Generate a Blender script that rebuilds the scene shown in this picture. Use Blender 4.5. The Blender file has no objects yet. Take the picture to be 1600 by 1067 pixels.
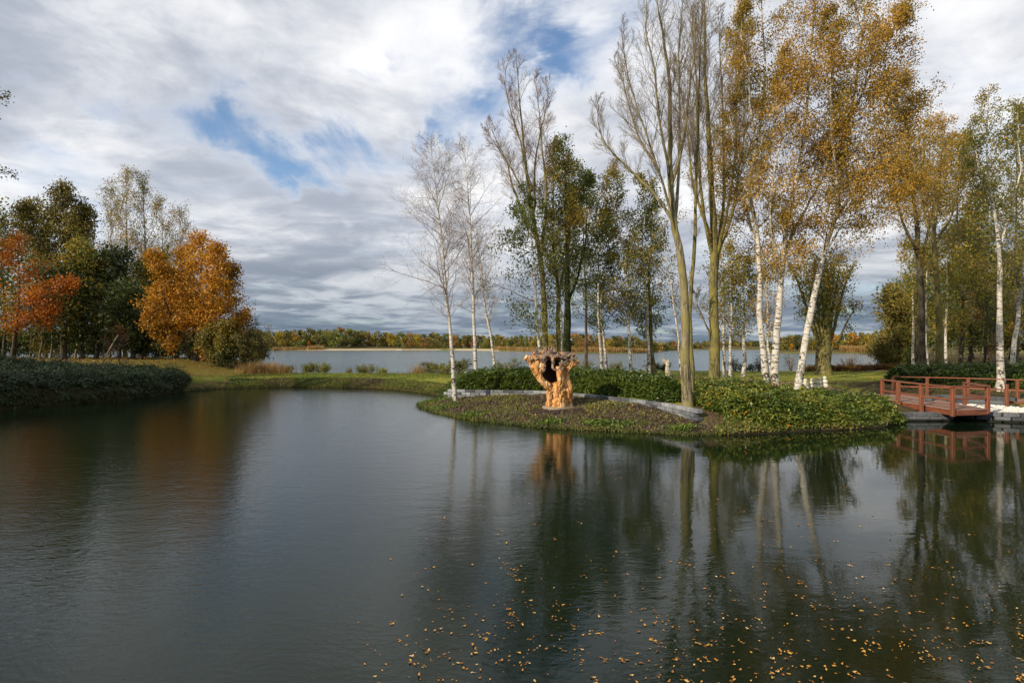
import bpy, math
import numpy as np
from mathutils import Vector
R = math.radians
SC = bpy.context.scene
COL = SC.collection
F = 889.0            # focal length in photo pixels (1600 wide)
CAMZ = 2.6
HOR = 540.0
rng = np.random.default_rng(11)

# ------------------------------------------------------------------ camera
cd = bpy.data.cameras.new('camera')
cam = bpy.data.objects.new('camera', cd); COL.objects.link(cam)
cam.location = (0, 0, CAMZ); cam.rotation_euler = (R(90), 0, 0)
cd.sensor_width = 36; cd.lens = 36 * F / 1600
cd.shift_y = 6.5 / 1600
cd.clip_start = 0.1; cd.clip_end = 6000
SC.camera = cam
SC.view_settings.view_transform = 'Standard'
SC.view_settings.look = 'None'
SC.view_settings.exposure = 0.18
SC.view_settings.gamma = 1
SC.view_settings.use_curve_mapping = False
SC.render.engine = 'CYCLES'
SC.cycles.max_bounces = 6
SC.cycles.diffuse_bounces = 2
SC.cycles.glossy_bounces = 3
SC.cycles.transmission_bounces = 4
SC.cycles.transparent_max_bounces = 4
SC.cycles.caustics_reflective = False
SC.cycles.caustics_refractive = False
SC.cycles.sample_clamp_indirect = 4
SC.cycles.use_denoising = True

SUN_AZ = 232.0      # degrees clockwise from +Y (view direction)
SUN_EL = 27.0
sd = bpy.data.lights.new('sun', 'SUN'); sd.energy = 5.0; sd.angle = R(0.5); sd.color = (1.0, 0.85, 0.65)
sun = bpy.data.objects.new('sun', sd); COL.objects.link(sun)
_s = Vector((math.sin(R(SUN_AZ)) * math.cos(R(SUN_EL)), math.cos(R(SUN_AZ)) * math.cos(R(SUN_EL)), math.sin(R(SUN_EL))))
sun.rotation_euler = _s.to_track_quat('Z', 'Y').to_euler()
sun.location = (-20, -16, 30)

class NT:
    """tiny node helper"""
    def __init__(s, tree): s.t = tree; s.n = tree.nodes; s.l = tree.links
    def new(s, typ, **kw):
        n = s.n.new(typ)
        for k, v in kw.items():
            if k in ('ins',): continue
            setattr(n, k, v)
        for k, v in kw.get('ins', {}).items(): s.put(n, k, v)
        return n
    def put(s, n, k, v):
        i = n.inputs[k]
        if hasattr(v, 'is_output') or isinstance(v, bpy.types.NodeSocket): s.l.new(v, i)
        else:
            if isinstance(v, (tuple, list)) and len(v) == 3 and i.type == 'RGBA': v = (*v, 1)
            i.default_value = v
    def math(s, op, a, b=0.0, c=None, clamp=False):
        n = s.n.new('ShaderNodeMath'); n.operation = op; n.use_clamp = clamp
        s.put(n, 0, a); s.put(n, 1, b)
        if c is not None: s.put(n, 2, c)
        return n.outputs[0]
    def vmath(s, op, a, b=None):
        n = s.n.new('ShaderNodeVectorMath'); n.operation = op
        s.put(n, 0, a)
        if b is not None: s.put(n, 'Scale' if op == 'SCALE' else 1, b)
        return n.outputs['Value'] if op in ('LENGTH', 'DISTANCE', 'DOT_PRODUCT') else n.outputs[0]
    def mix(s, f, a, b, typ='RGBA', blend='MIX'):
        n = s.n.new('ShaderNodeMix'); n.data_type = typ
        if typ == 'RGBA': n.blend_type = blend
        s.put(n, 0, f)
        ia, ib = (6, 7) if typ == 'RGBA' else (2, 3)
        s.put(n, ia, a); s.put(n, ib, b)
        return n.outputs[2 if typ == 'RGBA' else 0]
    def ramp(s, f, stops, interp='LINEAR'):
        n = s.n.new('ShaderNodeValToRGB'); cr = n.color_ramp; cr.interpolation = interp
        while len(cr.elements) < len(stops): cr.elements.new(0.5)
        for e, (p, c) in zip(cr.elements, stops):
            e.position = p
            e.color = (c, c, c, 1) if isinstance(c, (int, float)) else (*c, 1)
        s.put(n, 0, f)
        return n.outputs[0]
    def smooth(s, v, a, b, to0=0.0, to1=1.0):
        n = s.n.new('ShaderNodeMapRange'); n.interpolation_type = 'SMOOTHSTEP'
        s.put(n, 0, v); s.put(n, 1, a); s.put(n, 2, b); s.put(n, 3, to0); s.put(n, 4, to1)
        return n.outputs[0]
    def noise(s, vec, scale, detail=4, rough=0.5, dist=0.0, out=0):
        n = s.n.new('ShaderNodeTexNoise')
        if vec is not None: s.put(n, 'Vector', vec)
        s.put(n, 'Scale', scale); s.put(n, 'Detail', detail); s.put(n, 'Roughness', rough); s.put(n, 'Distortion', dist)
        return n.outputs[out]
    def comb(s, x, y, z):
        n = s.n.new('ShaderNodeCombineXYZ'); s.put(n, 0, x); s.put(n, 1, y); s.put(n, 2, z); return n.outputs[0]
    def sep(s, v):
        n = s.n.new('ShaderNodeSeparateXYZ'); s.put(n, 0, v); return n.outputs

# ------------------------------------------------------------------ sky
W = bpy.data.worlds.new('World'); SC.world = W; W.use_nodes = True
W.node_tree.nodes.clear()
N = NT(W.node_tree)
STR = 0.10
sky = N.new('ShaderNodeTexSky'); sky.sky_type = 'NISHITA'; sky.sun_disc = False
sky.sun_elevation = R(SUN_EL); sky.sun_rotation = R(SUN_AZ); sky.altitude = 0; sky.air_density = 1.0; sky.dust_density = 0.6; sky.ozone_density = 1.5
tc = N.new('ShaderNodeTexCoord')
D = tc.outputs['Generated']
dx, dy, dz = N.sep(D)
zz = N.math('ADD', N.math('MAXIMUM', dz, 0.0), 0.10)
ux = N.math('DIVIDE', dx, zz); uy = N.math('DIVIDE', dy, zz)
uv = N.comb(ux, uy, 0.0)
warp = N.noise(N.vmath('ADD', uv, (3.1, 7.7, 0)), 0.7, 3, 0.5, 0, 1)
uvw = N.vmath('ADD', uv, N.vmath('SCALE', N.vmath('SUBTRACT', warp, (0.5, 0.5, 0.5)), 0.9))
cA = N.noise(N.vmath('ADD', uvw, (11.3, 4.2, 0)), 0.95, 12, 0.56, 0.0)
gwarp = N.noise(D, 4.5, 8, 0.6, 0.4, 1)
DW = N.vmath('ADD', D, N.vmath('SCALE', N.vmath('SUBTRACT', gwarp, (0.5, 0.5, 0.5)), 0.42))
gaps = None
for (px, py, w, amp) in [(320, 182, .085, .24), (410, 218, .075, .24), (490, 240, .06, .20), (250, 170, .05, .14), (850, 48, .08, .15), (905, 80, .06, .22), (740, 175, .07, .26), (700, 225, .06, .20), (770, 130, .05, .14), (660, 255, .05, .14),
                         (545, 105, .035, .16), (75, 118, .05, .15), (30, 260, .05, .15), (640, 245, .05, .10), (800, 20, .06, .08), (1050, 8, .05, .18), (570, 262, .06, .10), (60, 330, .05, .08)]:
    d = np.array([(px - 800) / F, 1, (HOR - py) / F]); d /= np.linalg.norm(d)
    q = N.vmath('MULTIPLY', N.vmath('SUBTRACT', DW, tuple(d)), (1.0, 1.0, 2.3))
    g = N.math('MULTIPLY', N.smooth(N.vmath('LENGTH', q), w * 2.35, 0.0), amp * .82)
    gaps = g if gaps is None else N.math('ADD', gaps, g)
cF = N.noise(N.vmath('ADD', uvw, (1.0, 5.5, 6)), 3.2, 10, 0.62, 0.5)
cov = N.math('SUBTRACT', N.math('ADD', N.math('ADD', N.math('MULTIPLY', cA, .72), N.math('MULTIPLY', cF, .34)), 0.07), gaps)
mask = N.smooth(cov, 0.22, 0.60)
cB = N.noise(N.vmath('ADD', uvw, (2.0, 9.4, 3)), 0.62, 10, 0.55, 0.0)
cC = N.noise(N.vmath('ADD', uvw, (7.0, 1.4, 8)), 2.1, 8, 0.6, 0.0)
sh = N.math('ADD', N.math('MULTIPLY', cB, 0.55), N.math('MULTIPLY', cC, 0.45))
shh = N.smooth(sh, 0.38, 0.62)
k = 1.0 / STR
hi = N.ramp(shh, [(0.0, (.38, .42, .50)), (0.45, (.59, .615, .67)), (1.0, (.90, .90, .91))])
lo = N.ramp(shh, [(0.0, (.13, .175, .235)), (0.5, (.19, .24, .31)), (1.0, (.42, .465, .52))])
el = N.smooth(dz, 0.02, 0.22)
cc = N.mix(el, lo, hi)
# thin cloud rims are brighter
rim = N.smooth(cov, 0.62, 0.44)
cc = N.mix(N.math('MULTIPLY', rim, N.math('MULTIPLY', el, 0.35)), cc, (.86, .88, .93))
cc = N.vmath('SCALE', cc, k)
skyc = N.mix(1.0, sky.outputs[0], (1.25, 1.35, 1.45), blend='MULTIPLY')
fin = N.mix(mask, skyc, cc)
fin = N.mix(N.smooth(dz, 0.0, -0.05), fin, (.8, .9, .8))
bg = N.new('ShaderNodeBackground', ins={'Color': fin, 'Strength': STR})
wo = N.new('ShaderNodeOutputWorld', ins={'Surface': bg.outputs[0]})

# ------------------------------------------------------------------ mesh + object helpers
def mesh_np(name, V, Q=None, T=None, mats=(), attr=None, smooth=False, midx=None):
    V = np.asarray(V, np.float32).reshape(-1, 3)
    idx, tot = [], []
    nq = 0 if Q is None else len(Q); nt = 0 if T is None else len(T)
    if nq: idx.append(np.asarray(Q, np.int32).ravel()); tot.append(np.full(nq, 4, np.int32))
    if nt: idx.append(np.asarray(T, np.int32).ravel()); tot.append(np.full(nt, 3, np.int32))
    idx = np.concatenate(idx); tot = np.concatenate(tot)
    start = np.concatenate([[0], np.cumsum(tot)[:-1]]).astype(np.int32)
    m = bpy.data.meshes.new(name)
    m.vertices.add(len(V)); m.loops.add(len(idx)); m.polygons.add(len(tot))
    m.vertices.foreach_set('co', V.ravel())
    m.loops.foreach_set('vertex_index', idx)
    m.polygons.foreach_set('loop_start', start)
    if smooth: m.polygons.foreach_set('use_smooth', np.ones(len(tot), bool))
    if midx is not None: m.polygons.foreach_set('material_index', np.asarray(midx, np.int32))
    if attr is not None:
        for an, (dom, vals) in attr.items():
            a = m.attributes.new(an, 'FLOAT', dom); a.data.foreach_set('value', np.asarray(vals, np.float32))
    m.update(calc_edges=True)
    for mt in mats: m.materials.append(mt)
    return m

def ob(name, mesh, parent=None, loc=None, label=None, cat=None, group=None, kind=None):
    o = bpy.data.objects.new(name, mesh); COL.objects.link(o)
    if parent is not None: o.parent = parent
    if loc is not None: o.location = loc
    if label: o['label'] = label
    if cat: o['category'] = cat
    if group: o['group'] = group
    if kind: o['kind'] = kind
    return o

def empty(name, loc, label, cat, group=None, rz=0):
    o = ob(name, None, None, loc, label, cat, group); o.rotation_euler = (0, 0, rz); o.empty_display_size = .2
    return o

def px2(px, Y): return (px - 800) / F * Y
def P3(px, py, Y): return np.array([(px - 800) / F * Y, Y, CAMZ - (py - HOR) / F * Y])

def snoise(p, f, seed=0):
    """cheap smooth noise, -1..1"""
    p = np.asarray(p) * f; s = seed * 1.7
    return (np.sin(p[..., 0] * 1.3 + 2.1 * np.sin(p[..., 1] * .9 + s) + s) + np.sin(p[..., 1] * 1.7 + 1.7 * np.sin(p[..., -1] * 1.1 + 2 * s) - s)
            + np.sin(p[..., -1] * 1.5 + 1.9 * np.sin(p[..., 0] * 1.2 - s) + 3 * s)) / 3

# ------------------------------------------------------------------ materials
def new_mat(name):
    m = bpy.data.materials.new(name); m.use_nodes = True; m.node_tree.nodes.clear()
    return m, NT(m.node_tree)

def finish(m, n, col, rough=.8, bump=None, bstr=.3, bdist=.02, spec=.3, extra=None, trans=0.0, metal=0.0):
    b = n.new('ShaderNodeBsdfPrincipled', ins={'Base Color': col, 'Roughness': rough, 'Specular IOR Level': spec, 'Metallic': metal})
    if bump is not None:
        bp = n.new('ShaderNodeBump', ins={'Height': bump, 'Strength': bstr, 'Distance': bdist}); n.put(b, 'Normal', bp.outputs[0])
    out = b.outputs[0]
    if trans > 0:
        t = n.new('ShaderNodeBsdfTranslucent', ins={'Color': col})
        mx = n.new('ShaderNodeMixShader', ins={0: trans, 1: out, 2: t.outputs[0]}); out = mx.outputs[0]
    n.new('ShaderNodeOutputMaterial', ins={'Surface': out})
    return m

def leaf_mat(name, stops, trans=.35, rough=.55, spec=.3, k=1.0):
    m, n = new_mat(name)
    stops = [(q, tuple(min(.75, v * k) for v in c)) for q, c in stops]
    a = n.new('ShaderNodeAttribute', attribute_name='rnd')
    return finish(m, n, n.ramp(a.outputs['Fac'], stops), rough, spec=spec, trans=trans)

def bark_mat(name, c0, c1, c2=None, zs=.25, sc=9, bs=.6):
    m, n = new_mat(name)
    g = n.new('ShaderNodeTexCoord').outputs['Object']
    v = n.vmath('MULTIPLY', g, (1, 1, zs))
    f = n.noise(v, sc, 6, .65, .6)
    big = n.noise(g, 1.3, 3)
    col = n.mix(n.smooth(f, .35, .65), c0, c1)
    if c2: col = n.mix(n.smooth(big, .45, .62), col, c2)
    return finish(m, n, col, .9, f, bs, .03, .15)

def birch_mat(name, white=.68):
    m, n = new_mat(name)
    g = n.new('ShaderNodeTexCoord').outputs['Object']
    z = n.sep(g)[2]
    marks = n.noise(n.vmath('MULTIPLY', g, (2.6, 2.6, 13)), 1.5, 5, .66, .7)
    patch = n.noise(n.vmath('MULTIPLY', g, (1.6, 1.6, .9)), 2.6, 5, .65, 1.2)
    low = n.smooth(z, 3.2, 0.2)
    dark = n.math('MAXIMUM', n.smooth(marks, .545, .60), n.math('MULTIPLY', n.smooth(patch, n.math('SUBTRACT', .64, n.math('MULTIPLY', low, .17)), n.math('SUBTRACT', .70, n.math('MULTIPLY', low, .15))), 1.0))
    wh = n.mix(n.noise(g, 5, 4), (white, white * .97, white * .9), (white * .50, white * .46, white * .38))
    col = n.mix(dark, wh, (.055, .045, .035))
    return finish(m, n, col, .7, dark, .5, .02, .2)

M = {}
M['birch'] = birch_mat('birch_bark')
M['poplar'] = bark_mat('poplar_bark', (.060, .052, .028), (.29, .255, .165), (.22, .195, .080), .16, 16, 1.0)
M['mossy'] = bark_mat('mossy_bark', (.048, .044, .018), (.21, .185, .080), (.20, .175, .055), .16, 16, 1.0)
M['dark_bark'] = bark_mat('dark_bark', (.03, .026, .018), (.10, .085, .06))
M['ivy_bark'] = bark_mat('ivy_bark', (.018, .024, .010), (.05, .06, .02))
M['twig_grey'] = bark_mat('twig_grey', (.20, .17, .16), (.36, .32, .31), None, 1, 4)
M['twig_brown'] = bark_mat('twig_brown', (.10, .07, .045), (.22, .165, .11), None, 1, 4)
M['twig_olive'] = bark_mat('twig_olive', (.12, .095, .060), (.27, .22, .15), None, 1, 4)
M['twig_red'] = bark_mat('twig_red', (.13, .085, .06), (.27, .19, .15), None, 1, 4)
M['lf_orange'] = leaf_mat('leaves_birch_gold', [(0, (.050, .062, .012)), (.25, (.14, .125, .017)), (.55, (.29, .175, .023)), (.85, (.38, .22, .03)), (1, (.46, .33, .08))], trans=.42, k=1.38)
M['lf_mixed'] = leaf_mat('leaves_birch_olive', [(0, (.035, .05, .010)), (.4, (.085, .095, .016)), (.7, (.20, .15, .022)), (1, (.33, .19, .03))], trans=.42, k=1.7)
M['lf_green'] = leaf_mat('leaves_birch_green', [(0, (.022, .032, .008)), (.45, (.058, .072, .016)), (.8, (.115, .125, .026)), (1, (.24, .18, .035))], trans=.42, k=2.1)
M['lf_dark'] = leaf_mat('leaves_dark_green', [(0, (.010, .016, .006)), (.6, (.028, .040, .010)), (1, (.06, .07, .016))], k=2.0)
M['lf_gold'] = leaf_mat('leaves_oak_gold', [(0, (.10, .07, .010)), (.25, (.26, .13, .012)), (.6, (.46, .21, .016)), (1, (.56, .34, .03))], k=1.1)
M['lf_red'] = leaf_mat('leaves_maple_red', [(0, (.10, .05, .010)), (.3, (.34, .10, .010)), (.6, (.58, .19, .012)), (.85, (.64, .30, .02)), (1, (.40, .30, .04))], k=.78)
M['lf_olive'] = leaf_mat('leaves_olive', [(0, (.035, .035, .010)), (.5, (.10, .085, .018)), (1, (.20, .16, .03))], k=1.6)
M['lf_yellow'] = leaf_mat('leaves_yellow', [(0, (.18, .14, .02)), (.5, (.38, .28, .03)), (1, (.50, .38, .06))])
M['lf_brown'] = leaf_mat('leaves_brown', [(0, (.10, .055, .02)), (.5, (.22, .12, .035)), (1, (.32, .19, .05))], k=1.3)
M['lf_shrub'] = leaf_mat('leaves_shrub', [(0, (.030, .052, .012)), (.40, (.075, .125, .020)), (.75, (.17, .215, .032)), (.955, (.30, .29, .05)), (.975, (.50, .20, .02)), (1, (.50, .13, .015))], .25, .38, .5)
M['lf_hedge'] = leaf_mat('leaves_hedge', [(0, (.026, .048, .012)), (.5, (.068, .115, .020)), (1, (.15, .19, .03))], .25, .38, .5)
M['lf_juniper'] = leaf_mat('needles_juniper', [(0, (.010, .022, .007)), (.6, (.026, .050, .014)), (1, (.055, .085, .024))], .1)
M['grass'] = leaf_mat('grass_blades', [(0, (.06, .085, .014)), (.6, (.12, .155, .024)), (1, (.24, .23, .05))], .3, k=1.25)
M['reed'] = leaf_mat('reed_stems', [(0, (.16, .10, .03)), (.6, (.32, .20, .07)), (1, (.44, .32, .13))], .3)
M['weed'] = leaf_mat('weed_leaves', [(0, (.025, .04, .010)), (.5, (.07, .09, .018)), (.85, (.13, .13, .03)), (1, (.22, .13, .05))], .3, k=1.5)
M['bedplant'] = leaf_mat('bed_plants', [(0, (.035, .024, .020)), (.35, (.085, .060, .048)), (.55, (.12, .085, .065)), (.62, (.11, .12, .022)), (.9, (.24, .23, .04)), (1, (.30, .20, .26))], .2)
M['bedgreen'] = leaf_mat('bed_green_plants', [(0, (.04, .07, .012)), (.6, (.09, .15, .02)), (1, (.20, .25, .04))], .3)

# ------------------------------------------------------------------ land and water shapes (world metres)
POND = np.array([(40, 3.0), (-34, 3.0), (-30, 8), (-26, 14), (-22.6, 19), (-20.9, 23.1), (-19.6, 25.1), (-18.6, 28.2), (-18.7, 31.5), (-17.6, 34.3), (-14.8, 35.6), (-12, 35.6), (-9.5, 35.1), (-7.6, 34.0),
                 (-5.9, 32.4), (-4.7, 30.8), (-3.6, 29.2), (-2.9, 27.9), (-2.75, 26.7), (-3.2, 26.0), (-4.24, 25.3), (-3.9, 23.8), (-3.37, 22.7), (-2.36, 21.0), (-1.33, 19.75), (0, 18.6), (1.0, 17.9), (1.72, 17.6),
                 (3.1, 17.25), (4.39, 16.6), (5.57, 16.4), (6.9, 16.6), (8.9, 17.25), (10.5, 17.6), (11.97, 18.2), (13.1, 19.2), (13.5, 19.9), (14.95, 19.95), (15.1, 21.3), (15.5, 21.3), (15.85, 20.5), (16.5, 19.65), (17.5, 19.3),
                 (18.5, 19.65), (19.1, 20.4), (19.5, 21.6), (22, 21.5), (27, 19), (32, 14), (38, 8)], float)
LAKE = np.array([(-600, 150), (-120, 78), (-60, 70), (-42, 64), (-27, 58), (-20.5, 47), (-16, 43.5), (-10, 43), (-5, 43.2), (0, 44), (3, 44.5), (6, 47), (12, 48), (20, 47), (30, 47), (34, 51), (42, 63), (95, 142), (140, 203),
                 (128, 195), (110, 192), (92, 193), (86, 203), (110, 250), (155, 340), (150, 352), (118, 352), (86, 350), (74, 300), (52, 215), (44, 196), (32, 191), (20, 193), (17, 203), (13, 235), (-3, 268), (-20, 290), (-40, 322),
                 (-62, 322), (-100, 310), (-132, 306), (-190, 316), (-300, 330), (-600, 380)], float)
BED = np.array([(-4.3, 25.4), (-2.7, 25.3), (-.45, 25.0), (1.43, 24.55), (3.0, 22.95), (4.32, 21.1), (5.3, 19.6), (5.75, 17.5), (6.6, 16.4), (5.5, 16), (3, 16.6), (0, 18), (-2.4, 20.6), (-4.6, 24)], float)

def sdist(poly, x, y):
    """signed distance, positive outside polygon"""
    best = np.full(x.shape, 1e18); inside = np.zeros(x.shape, bool)
    n = len(poly)
    for i in range(n):
        ax, ay = poly[i]; bx, by = poly[(i + 1) % n]
        ex, ey = bx - ax, by - ay
        t = np.clip(((x - ax) * ex + (y - ay) * ey) / (ex * ex + ey * ey), 0, 1)
        best = np.minimum(best, (x - ax - t * ex) ** 2 + (y - ay - t * ey) ** 2)
        c = (ay > y) != (by > y)
        with np.errstate(divide='ignore', invalid='ignore'):
            xi = ax + (y - ay) * ex / (ey if ey != 0 else 1e-12)
        inside ^= c & (x < xi)
    d = np.sqrt(best)
    return np.where(inside, -d, d)

def sstep(a, b, v):
    t = np.clip((v - a) / (b - a), 0, 1); return t * t * (3 - 2 * t)

def height(x, y):
    x = np.asarray(x, float); y = np.asarray(y, float)
    dp = sdist(POND, x, y); dl = sdist(LAKE, x, y); db = sdist(BED, x, y)
    bed = sstep(.35, -.05, db)
    hp_fast = .62 * (1 - np.exp(-np.maximum(dp, 0) / .75)) + .03 * (dp > 0)
    hp_bed = .52 * (1 - np.exp(-np.maximum(dp, 0) / 2.0))
    h = hp_fast * (1 - bed) + hp_bed * bed
    # left bank rises
    lb = sstep(-15, -27, x) * sstep(3, 12, dp) * sstep(90, 50, y)
    h = h + .85 * lb
    # right wood rises a little
    h = h + .5 * sstep(22, 40, x) * sstep(30, 60, y)
    far = sstep(2, 60, dl) * sstep(120, 200, y)
    h = h + 2.2 * far
    hl = .62 * (1 - np.exp(-np.maximum(dl, 0) / 1.0)) + .02
    farslow = 1.2 * (1 - np.exp(-np.maximum(dl, 0) / 14.0))
    hl = np.where(y > 120, farslow + 2.2 * far, hl + .85 * lb + .5 * sstep(22, 40, x) * sstep(30, 60, y))
    h = np.minimum(h, hl)
    q = np.stack([x, y], -1)
    h = h + .035 * snoise(q, 1.1, 2) * sstep(.3, 2, np.minimum(dp, dl)) + .015 * snoise(q, 4.1, 5) * sstep(.0, .8, np.minimum(dp, dl))
    rg = np.hypot(x - 17.5, y - 20.95)
    h = np.where(rg < 1.95, np.minimum(h, .12), h)
    h = np.where((x > 14.75) & (x < 17.4) & (y < 23.2) & (y > 19) & (rg > 1.6), np.minimum(h, .12), h)
    h = np.minimum(h, .36 + .2 * sstep(1.0, 2.2, np.abs((x - 16.2) * .51 + (y - 24.9) * .86)) + 10 * (x < 14) + 10 * (y > 28))
    under = np.minimum(dp, dl)
    return np.where(under < 0, -.9 * (1 - np.exp(under / 1.2)) - .02, np.maximum(h, .01))

def hz(x, y): return float(height(np.array([x]), np.array([y]))[0])
# ------------------------------------------------------------------ ground
def axis(lo, hi, step, far_lo, far_hi, grow=1.12, cap=25):
    mid = list(np.arange(lo, hi + 1e-6, step))
    a, s = [], step
    v = mid[-1]
    while v < far_hi: s = min(s * grow, cap); v += s; a.append(v)
    b, s, v = [], step, mid[0]
    while v > far_lo: s = min(s * grow, cap); v -= s; b.append(v)
    return np.array(b[::-1] + mid + a)
gx = axis(-21, 20, .3, -2500, 2500, 1.10, 120)
gy = np.concatenate([axis(16, 44, .3, -200, 186, 1.12, 5), np.arange(190, 380, 5.0), 380 + np.cumsum(4 * 1.12 ** np.arange(40))])
gy = np.unique(np.round(gy, 4)); gy = gy[gy < 3500]
GX, GY = np.meshgrid(gx, gy)
GZ = height(GX, GY)
near = sstep(60, 20, GY)
Vg = np.stack([GX, GY, GZ], -1).reshape(-1, 3)
ny, nx = GX.shape
ii = (np.arange(ny - 1)[:, None] * nx + np.arange(nx - 1)[None]).ravel()
Qg = np.stack([ii, ii + 1, ii + nx + 1, ii + nx], -1)
fx, fy = GX.ravel(), GY.ravel()
dP, dL, dB = sdist(POND, fx, fy), sdist(LAKE, fx, fy), sdist(BED, fx, fy)
q2 = np.stack([fx, fy], -1)
wob = snoise(q2, .6, 3) * .3
a_bed = sstep(.25, -.15, dB + wob * .4)
a_mulch = np.maximum(sstep(5.6, 6.0, fx) * sstep(23.5, 22, fy + wob) * sstep(15.2, 14.6, fx), 0)          # soil under shrubs
a_mulch = np.maximum(a_mulch, sstep(15.5, 17, fx) * sstep(23, 24, fy) * sstep(33, 30, fy))
a_litter = sstep(-16, -21, fx) * sstep(1.5, 5, dP) * sstep(90, 60, fy)
a_forest = np.maximum(sstep(29, 34, fx - .05 * fy) * sstep(40, 46, fy) * sstep(150, 110, fy), sstep(1, 4, dL + 14 * ((fx > -60) & (fx < 0)) * -1) * (fy > 150))
a_sand = np.zeros_like(fx)
beach = ((fx > -115) & (fx < -42)) | ((fx > -32) & (fx < -6)) | ((fx > 84) & (fx < 118) & (fy > 300))
a_sand = np.where(beach & (fy > 150), sstep(13, 9, dL), 0)
a_face = sstep(1.4, .3, dP) * (1 - a_bed) * sstep(2, -2, fx)    # rough bank faces
att = {'bed': a_bed, 'mulch': a_mulch, 'litter': a_litter, 'forest': a_forest, 'sand': a_sand, 'face': a_face}
mg, n = new_mat('ground_cover')
A = {k: n.new('ShaderNodeAttribute', attribute_name=k).outputs['Fac'] for k in att}
pos = n.new('ShaderNodeNewGeometry').outputs['Position']
f1 = n.noise(pos, .35, 5, .6); f2 = n.noise(pos, 3.5, 6, .7); f3 = n.noise(pos, 22, 5, .7)
grass = n.mix(n.smooth(f1, .35, .65), (.15, .185, .022), (.27, .26, .040))
grass = n.mix(n.math('MULTIPLY', n.smooth(f2, .52, .72), .7), grass, (.15, .115, .045))
grass = n.mix(n.math('MULTIPLY', n.smooth(f3, .4, .7), .5), grass, (.035, .05, .010))
soil = n.mix(n.smooth(f3, .35, .65), (.045, .030, .020), (.15, .105, .07))
soil = n.mix(n.smooth(f2, .5, .7), soil, (.10, .075, .05))
mulch = n.mix(n.smooth(f3, .35, .65), (.03, .022, .012), (.12, .075, .045))
mulch = n.mix(n.smooth(f2, .45, .6), mulch, (.05, .055, .016))
litter = n.mix(n.smooth(f3, .42, .60), (.085, .09, .018), (.20, .125, .03))
face = n.mix(n.smooth(f2, .42, .6), (.055, .06, .015), (.15, .085, .045))
face = n.mix(n.math('MULTIPLY', n.smooth(f3, .45, .7), .6), face, (.02, .018, .010))
sand = n.mix(f2, (.40, .32, .20), (.50, .42, .28))
forest = n.mix(n.smooth(f2, .4, .6), (.05, .05, .016), (.14, .105, .04))
c = grass
for kk, cc_ in (('face', face), ('litter', litter), ('forest', forest), ('mulch', mulch), ('bed', soil), ('sand', sand)):
    c = n.mix(A[kk], c, cc_)
c = n.mix(n.smooth(n.sep(pos)[2], .07, .01), c, (.022, .018, .012))
finish(mg, n, c, .95, n.math('ADD', f2, n.math('MULTIPLY', f3, .6)), .8, .06, .1)
ground = ob('ground', mesh_np('ground', Vg, Qg, mats=[mg], attr={k: ('POINT', v) for k, v in att.items()}, smooth=True), kind='structure')

# ------------------------------------------------------------------ water
def water_mat(name, base, kind):
    m, n = new_mat(name)
    pos = n.new('ShaderNodeNewGeometry').outputs['Position']
    if kind == 'pond':
        # wind comes from the left: short ripples there, calmer slicks to the right
        w1 = n.noise(n.vmath('MULTIPLY', pos, (.50, 1, 1)), 15.0, 3, .6, .6)
        w2 = n.noise(n.vmath('ADD', n.vmath('MULTIPLY', pos, (.5, 1, 1)), (5, 3, 0)), 2.6, 3, .5, .8)
        w3 = n.noise(n.vmath('ADD', pos, (9, 3, 0)), 34, 2, .5)
        x, y, z = n.sep(pos)
        wind = n.noise(n.vmath('MULTIPLY', pos, (.7, .35, 1)), .32, 3, .6, .8)
        side = n.smooth(n.math('ADD', x, n.math('MULTIPLY', n.math('SUBTRACT', wind, .5), 16)), 5.0, -5.0)
        amp = n.math('ADD', .06, n.math('MULTIPLY', side, .85))
        h = n.math('ADD', n.math('MULTIPLY', w1, .20), n.math('MULTIPLY', w3, n.math('MULTIPLY', side, .035)))
        h = n.math('MULTIPLY', h, amp)
        h = n.math('ADD', h, n.math('MULTIPLY', w2, n.math('ADD', .075, n.math('MULTIPLY', side, .2))))
        dist, rough = .026, .012
    else:
        w1 = n.noise(n.vmath('MULTIPLY', pos, (.6, 1, 1)), 1.4, 5, .6, .6)
        w2 = n.noise(n.vmath('MULTIPLY', pos, (.35, 1, 1)), .25, 4, .55, .4)
        h = n.math('ADD', n.math('MULTIPLY', w1, .8), n.math('MULTIPLY', w2, 1.0))
        dist, rough = .22, .10
    bp = n.new('ShaderNodeBump', ins={'Height': h, 'Strength': 1.0, 'Distance': dist})
    b = n.new('ShaderNodeBsdfPrincipled', ins={'Base Color': base, 'Roughness': rough, 'IOR': 1.33, 'Specular IOR Level': .5, 'Normal': bp.outputs[0]})
    n.new('ShaderNodeOutputMaterial', ins={'Surface': b.outputs[0]})
    return m
def sheet(name, x0, x1, y0, y1, z, mt):
    return ob(name, mesh_np(name, [(x0, y0, z), (x1, y0, z), (x1, y1, z), (x0, y1, z)], [(0, 1, 2, 3)], mats=[mt]), kind='structure')
sheet('pond_water', -40, 60, -3, 38.6, 0, water_mat('pond_water', (.0045, .0105, .0045), 'pond'))
sheet('lake_water', -800, 400, 38.6, 420, 0, water_mat('lake_water', (.05, .105, .14), 'lake'))

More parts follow.
